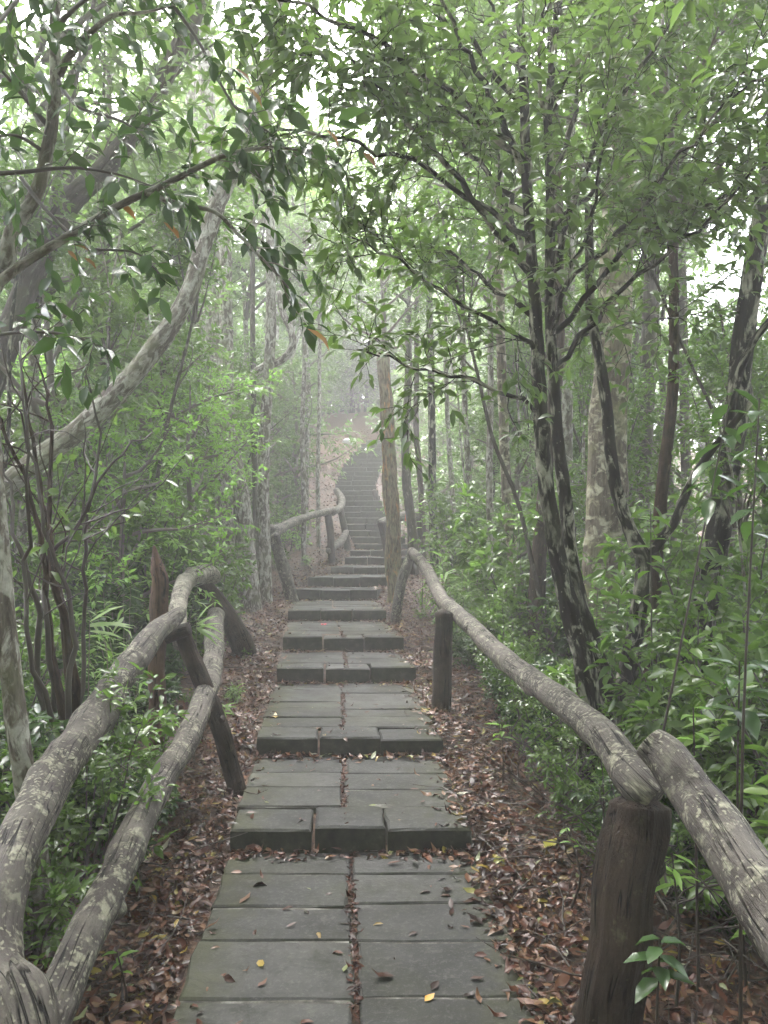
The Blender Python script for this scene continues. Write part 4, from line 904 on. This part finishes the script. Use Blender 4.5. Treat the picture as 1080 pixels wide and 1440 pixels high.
# ------------------------------------------------------------------ single plants of the foreground
def sprout(name, label, p, h, nl, L, mat, seed, wr=.36, droop=.2, cat='plant', lean=(0, 0), base=None):
    rng = np.random.default_rng(seed)
    top = np.array(p, float); b = foot((top[0] - lean[0], top[1] - lean[1], 0), .03) if base is None else np.array(base)
    root = thing(name, label, cat, b); q = smooth_line(np.array([(0, 0, 0), (top - b) * .5 + rng.normal(0, .02, 3), top - b]), 9)
    mb = MB(); tube(mb, q, np.linspace(.006, .0025, 9), 6, cap=False, rng=rng)
    link('stem', mb.mesh('stem', M['twig']), root)
    lb = MB(); a = np.arange(nl) * 2.4 + rng.uniform(0, 6); t = np.linspace(.80 if h else .5, 1, nl)
    pos = np.array([at(q, min(.999, x))[0] for x in t])
    d = np.stack([np.cos(a), np.sin(a), rng.uniform(.0, .6, nl) - droop * 1.2], -1); nn = np.stack([-np.cos(a) * .4, -np.sin(a) * .4, np.ones(nl)], -1)
    Ls = L * rng.uniform(.7, 1.1, nl); leaves(lb, LEAF_HI, pos, d, nn, Ls, Ls * wr, rng.uniform(.3, 1, nl), rng.uniform(.3, 2, nl))
    link('foliage', lb.mesh('foliage', M[mat]), root); return root
sprout('sprout', 'bright yellow-green sprout of young leaves beside the leaning right log', P(975, 995, 2.6), 1, 8, .085, 'leaf_lime', 1)
sprout('sprout', 'two-leaved light green sprig under the right railing by the verge', P(706, 1020, 4.6), 1, 6, .10, 'leaf_lime', 2)
sprout('sprout', 'tiny green seedling among the twigs left of the thick right post', P(797, 1165, 3.2), 1, 5, .055, 'leaf_lime', 3)
sprout('broad_leaf_plant', 'plant with broad dark glossy leaves at the foot of the thick right post', P(928, 1320, 2.0), 1, 11, .085, 'leaf_dark', 4, .5, .5)
sprout('sprout', 'bright green leaf rosette behind the lower left log', P(143, 1090, 3.5), 1, 9, .10, 'leaf_lime', 5)
sprout('sprout', 'small green seedling on the leaf litter inside the lower left log', P(165, 1340, 2.55), 1, 5, .06, 'leaf_lime', 6)
sprout('sapling', 'sapling with large drooping pale green leaves at the right edge', P(1030, 545, 2.7), 1, 16, .16, 'leaf_dark', 7, .32, .6, lean=(.5, .1))
sprout('sapling', 'large-leaved green sapling tip at the right edge under the leaning trunk', P(1068, 560, 2.3), 1, 12, .14, 'leaf_dark', 8, .34, .5, lean=(.1, 0))
sprout('sapling', 'sapling with long glossy leaves in front of the thick banded trunk', P(840, 830, 4.9), 1, 14, .16, 'leaf_shrub', 9, .28, .3)
sprout('sapling', 'light green leafy sapling in front of the brown post on the left', P(213, 1050, 4.2), 1, 16, .09, 'leaf_lime', 10)
sprout('sapling', 'glossy round-leaved sapling left of the straight brown slim trunk', P(915, 715, 4.2), 1, 9, .12, 'leaf_shrub', 12, .6, .4)
sprout('sprout', 'yellow-green twig of young leaves by the ringed slim trunk', P(725, 690, 7.6), 1, 8, .12, 'leaf_lime', 13)
sprout('sprout', 'pale green leaf cluster by the top end of the right railing', P(593, 710, 10.6), 1, 9, .14, 'leaf_lime', 14)
sprout('broad_leaf_plant', 'low broad-leaved green plant at the left edge under the railing', P(40, 1000, 3.0), 1, 9, .13, 'leaf_dark', 15, .45, .3)
sprout('broad_leaf_plant', 'green leaf cluster at the right edge below the leaning trunk', P(1040, 930, 2.6), 1, 12, .15, 'leaf_dark', 16, .45, .3)
sprout('sprout', 'long thin green stalks just right of the thick right post', P(945, 1200, 2.5), 1, 8, .11, 'leaf_lime', 17, .2, .2)

def bamboo(label, p, n, L, seed, tilt, spread=1.2):
    rng = np.random.default_rng(seed); top = np.array(p, float); b = foot(top, .03)
    root = thing('bamboo_sprig', label, 'bamboo', b); q = smooth_line(np.array([(0, 0, 0), (top - b) * .6, top - b]), 8)
    mb = MB(); tube(mb, q, np.linspace(.004, .002, 8), 5, cap=False, rng=rng); link('stem', mb.mesh('stem', M['twig_grey']), root)
    lb = MB(); a = tilt + np.linspace(-spread, spread, n) + rng.normal(0, .1, n)
    d = np.stack([np.cos(a), rng.normal(0, .35, n), np.sin(a)], -1); nn = np.stack([-np.sin(a), np.full(n, -.7), np.cos(a)], -1)
    Ls = L * rng.uniform(.75, 1.1, n); leaves(lb, BLADE, np.array([top - b - (top - b) / np.linalg.norm(top - b) * rng.uniform(0, .06) for _ in range(n)]), d, nn, Ls, Ls * .13, rng.uniform(.4, 1, n), .8)
    link('foliage', lb.mesh('foliage', M['bamboo']), root)
bamboo('bamboo sprig with three long yellow-green blades left of the brown post', P(126, 872, 3.4), 4, .20, 1, .12, .35)
bamboo('fan of slim bamboo blades beside the bent arm of the left railing', P(276, 872, 5.0), 7, .19, 2, .15, .7)
bamboo('small bamboo tuft on the litter behind the left brace', P(312, 990, 5.2), 6, .12, 3, -.1, .8)
for k, (px, py, d, lab) in enumerate([(185, 810, 5.6, 'dense bamboo tuft behind the brown post, left'), (170, 900, 5.0, 'bamboo tuft between the near rail and brown post'), (430, 780, 14.2, 'grassy bamboo clump below the misty left railing'), (250, 770, 6.6, 'bamboo tuft rising behind the bent railing arm'), (330, 965, 6.3, 'tiny bamboo tuft on the left leaf-strewn verge'), (668, 690, 10., 'bamboo clump right of the dark straight tree'), (640, 760, 9., 'bamboo clump behind the upper right railing')]):
    rng = np.random.default_rng(300 + k); b = foot(P(px, py, d), .02); b[2] = gz(b[0], b[1]); H = max(.15, P(px, py, d)[2] - b[2])
    root = thing('bamboo_clump', lab, 'bamboo', b); sb = MB(); lb = MB()
    for j in range(9):
        a = rng.uniform(0, 6.28); q = wander((0, 0, 0), (math.cos(a) * .25, math.sin(a) * .25, 1), H * rng.uniform(.6, 1.1), rng, 6, .1)
        tube(sb, q, np.linspace(.004, .0015, 6), 4, cap=False, rng=rng); m = 14
        pos = np.array([at(q, t)[0] for t in rng.uniform(.35, .99, m)]); aa = rng.uniform(0, 6.28, m)
        L = rng.uniform(.10, .22, m) * (1 if d < 8 else 1.4)
        if H < .3: L *= .5
        leaves(lb, BLADE, pos, np.stack([np.cos(aa), np.sin(aa), rng.uniform(-.4, .6, m)], -1), np.stack([rng.normal(0, .3, m), rng.normal(0, .3, m), np.ones(m)], -1), L, L * .12, rng.uniform(0, 1, m), 1.2)
    link('stem', sb.mesh('stem', M['twig_grey']), root); link('foliage', lb.mesh('foliage', M['bamboo']), root)

# ------------------------------------------------------------------ small things
def small_things():
    # painted stake on the left verge
    b = foot(P(340, 884, 8.4), 0); root = thing('marker_stake', 'small stake banded red, yellow and white on the left leaf litter', 'marker stake', b)
    for z0, z1, col, nm in ((-.05, .045, (.7, .68, .62), 'white_band'), (.045, .078, (.75, .48, .05), 'yellow_band'), (.078, .135, (.60, .035, .03), 'red_band')):
        mb = MB(); tube(mb, np.array([(0, 0, z0), (.002, 0, (z0 + z1) / 2), (.004, 0, z1)]), .021, 10, 0, flat_ends=True); link(nm, mb.mesh(nm, plain(nm, col)), root)
    # marker by the right railing
    b = P(573, 717, 14.3); mb = MB()
    tube(mb, np.array([(-.03, 0, -.20), (-.012, 0, -.08), (0, 0, 0), (.02, 0, .10)]), [.02, .03, .032, .012], 8, .1)
    tag(link('ribbon', mb.mesh('ribbon', plain('orange_ribbon', (.65, .13, .05))), None, b), 'orange-red ribbon tied on the log rail right of the stairs', 'ribbon')
    # pale bag lying on the bank at the top of the stairs
    rng = np.random.default_rng(9); b = P(491, 621, 25.0); b[2] = float(gz(b[0], b[1])); mb = MB()
    n, m = 14, 18; V = []
    for i in range(n):
        f = math.pi * i / (n - 1)
        for j in range(m):
            a = 2 * math.pi * j / m; w = 1 + .22 * math.sin(3 * a + 2 * f) + .12 * math.sin(5 * a + 1)
            V.append((.20 * w * math.sin(f) * math.cos(a), .14 * w * math.sin(f) * math.sin(a), .09 * (1 + .35 * math.sin(2 * a)) * math.cos(f) + .06))
    idx = np.arange(n * m).reshape(n, m); nx = np.roll(idx, -1, 1)
    mb.add(V, np.stack([idx[:-1], idx[1:], nx[1:], nx[:-1]], -1).reshape(-1, 4))
    tag(link('litter_bag', mb.mesh('litter_bag', plain('white_plastic', (.75, .75, .78))), None, b), 'crumpled white plastic bag on the brown bank beside the top of the stairs', 'bag')
    # red petal
    mb = MB(); b = P(452, 878, 9.6); b[2] = float(tread(b[1])) + .012
    leaves(mb, LEAF_HI, np.zeros((5, 3)) + np.array([(i * .012, 0, 0.003) for i in range(5)]), np.array([(math.cos(a), math.sin(a), .5) for a in range(0, 10, 2)]), np.tile((0, 0, 1.), (5, 1)), .045, .03, .5)
    tag(link('fallen_flower', mb.mesh('fallen_flower', plain('red_petal', (.75, .02, .06))), None, b), 'small bright red fallen flower on a stone step', 'flower')
    # yellow leaves lying singly on the near slabs
    for px, py, lab, L, c in ((597, 1392, 'single orange-yellow leaf lying on the nearest right slab', .05, (.55, .28, .03)), (765, 1208, 'large yellow leaf lying on the right verge litter', .11, (.36, .33, .05))):
        y = 1083 * 1.5 / (py - HZ); b = P(px, py, y); b[2] = float(sz(b[0], b[1])) + (.004 if px < 700 else .035)
        mb = MB(); leaves(mb, LEAF_HI, [(0, 0, 0)], np.array([(.7, .7, .05)]), np.array([(.1, -.1, 1.)]), L, L * .5, .5, -1)
        tag(link('fallen_leaf', mb.mesh('fallen_leaf', plain('yellow_leaf', c, .4)), None, b), lab, 'leaf')
small_things()

# ------------------------------------------------------------------ haze: the air of the place
def haze():
    x0, x1, y0, y1, z0, z1 = -82, 82, -21, 142, float(gz(80, -20)) - 14, 17.
    V = [(x, y, z) for x in (x0, x1) for y in (y0, y1) for z in (z0, z1)]
    F = [(0, 1, 3, 2), (4, 6, 7, 5), (0, 4, 5, 1), (2, 3, 7, 6), (0, 2, 6, 4), (1, 5, 7, 3)]
    m = bpy.data.materials.new('haze'); m.use_nodes = True; nt = m.node_tree; nt.nodes.clear()
    v = nt.nodes.new('ShaderNodeVolumePrincipled'); o = nt.nodes.new('ShaderNodeOutputMaterial')
    v.inputs['Color'].default_value = (.95, .94, .95, 1); v.inputs['Density'].default_value = HAZE_DENSITY; v.inputs['Anisotropy'].default_value = .25
    v.inputs['Density Attribute'].default_value = ''; v.inputs['Temperature Attribute'].default_value = ''; v.inputs['Color Attribute'].default_value = ''
    nt.links.new(v.outputs[0], o.inputs['Volume'])
    try: m.cycles.homogeneous_volume = True
    except Exception: pass
    mb = MB(); mb.add(V, F); kind(link('haze', mb.mesh('haze', m, smooth=False)), 'stuff')
haze()
print('verts', sum(len(m.vertices) for m in bpy.data.meshes))
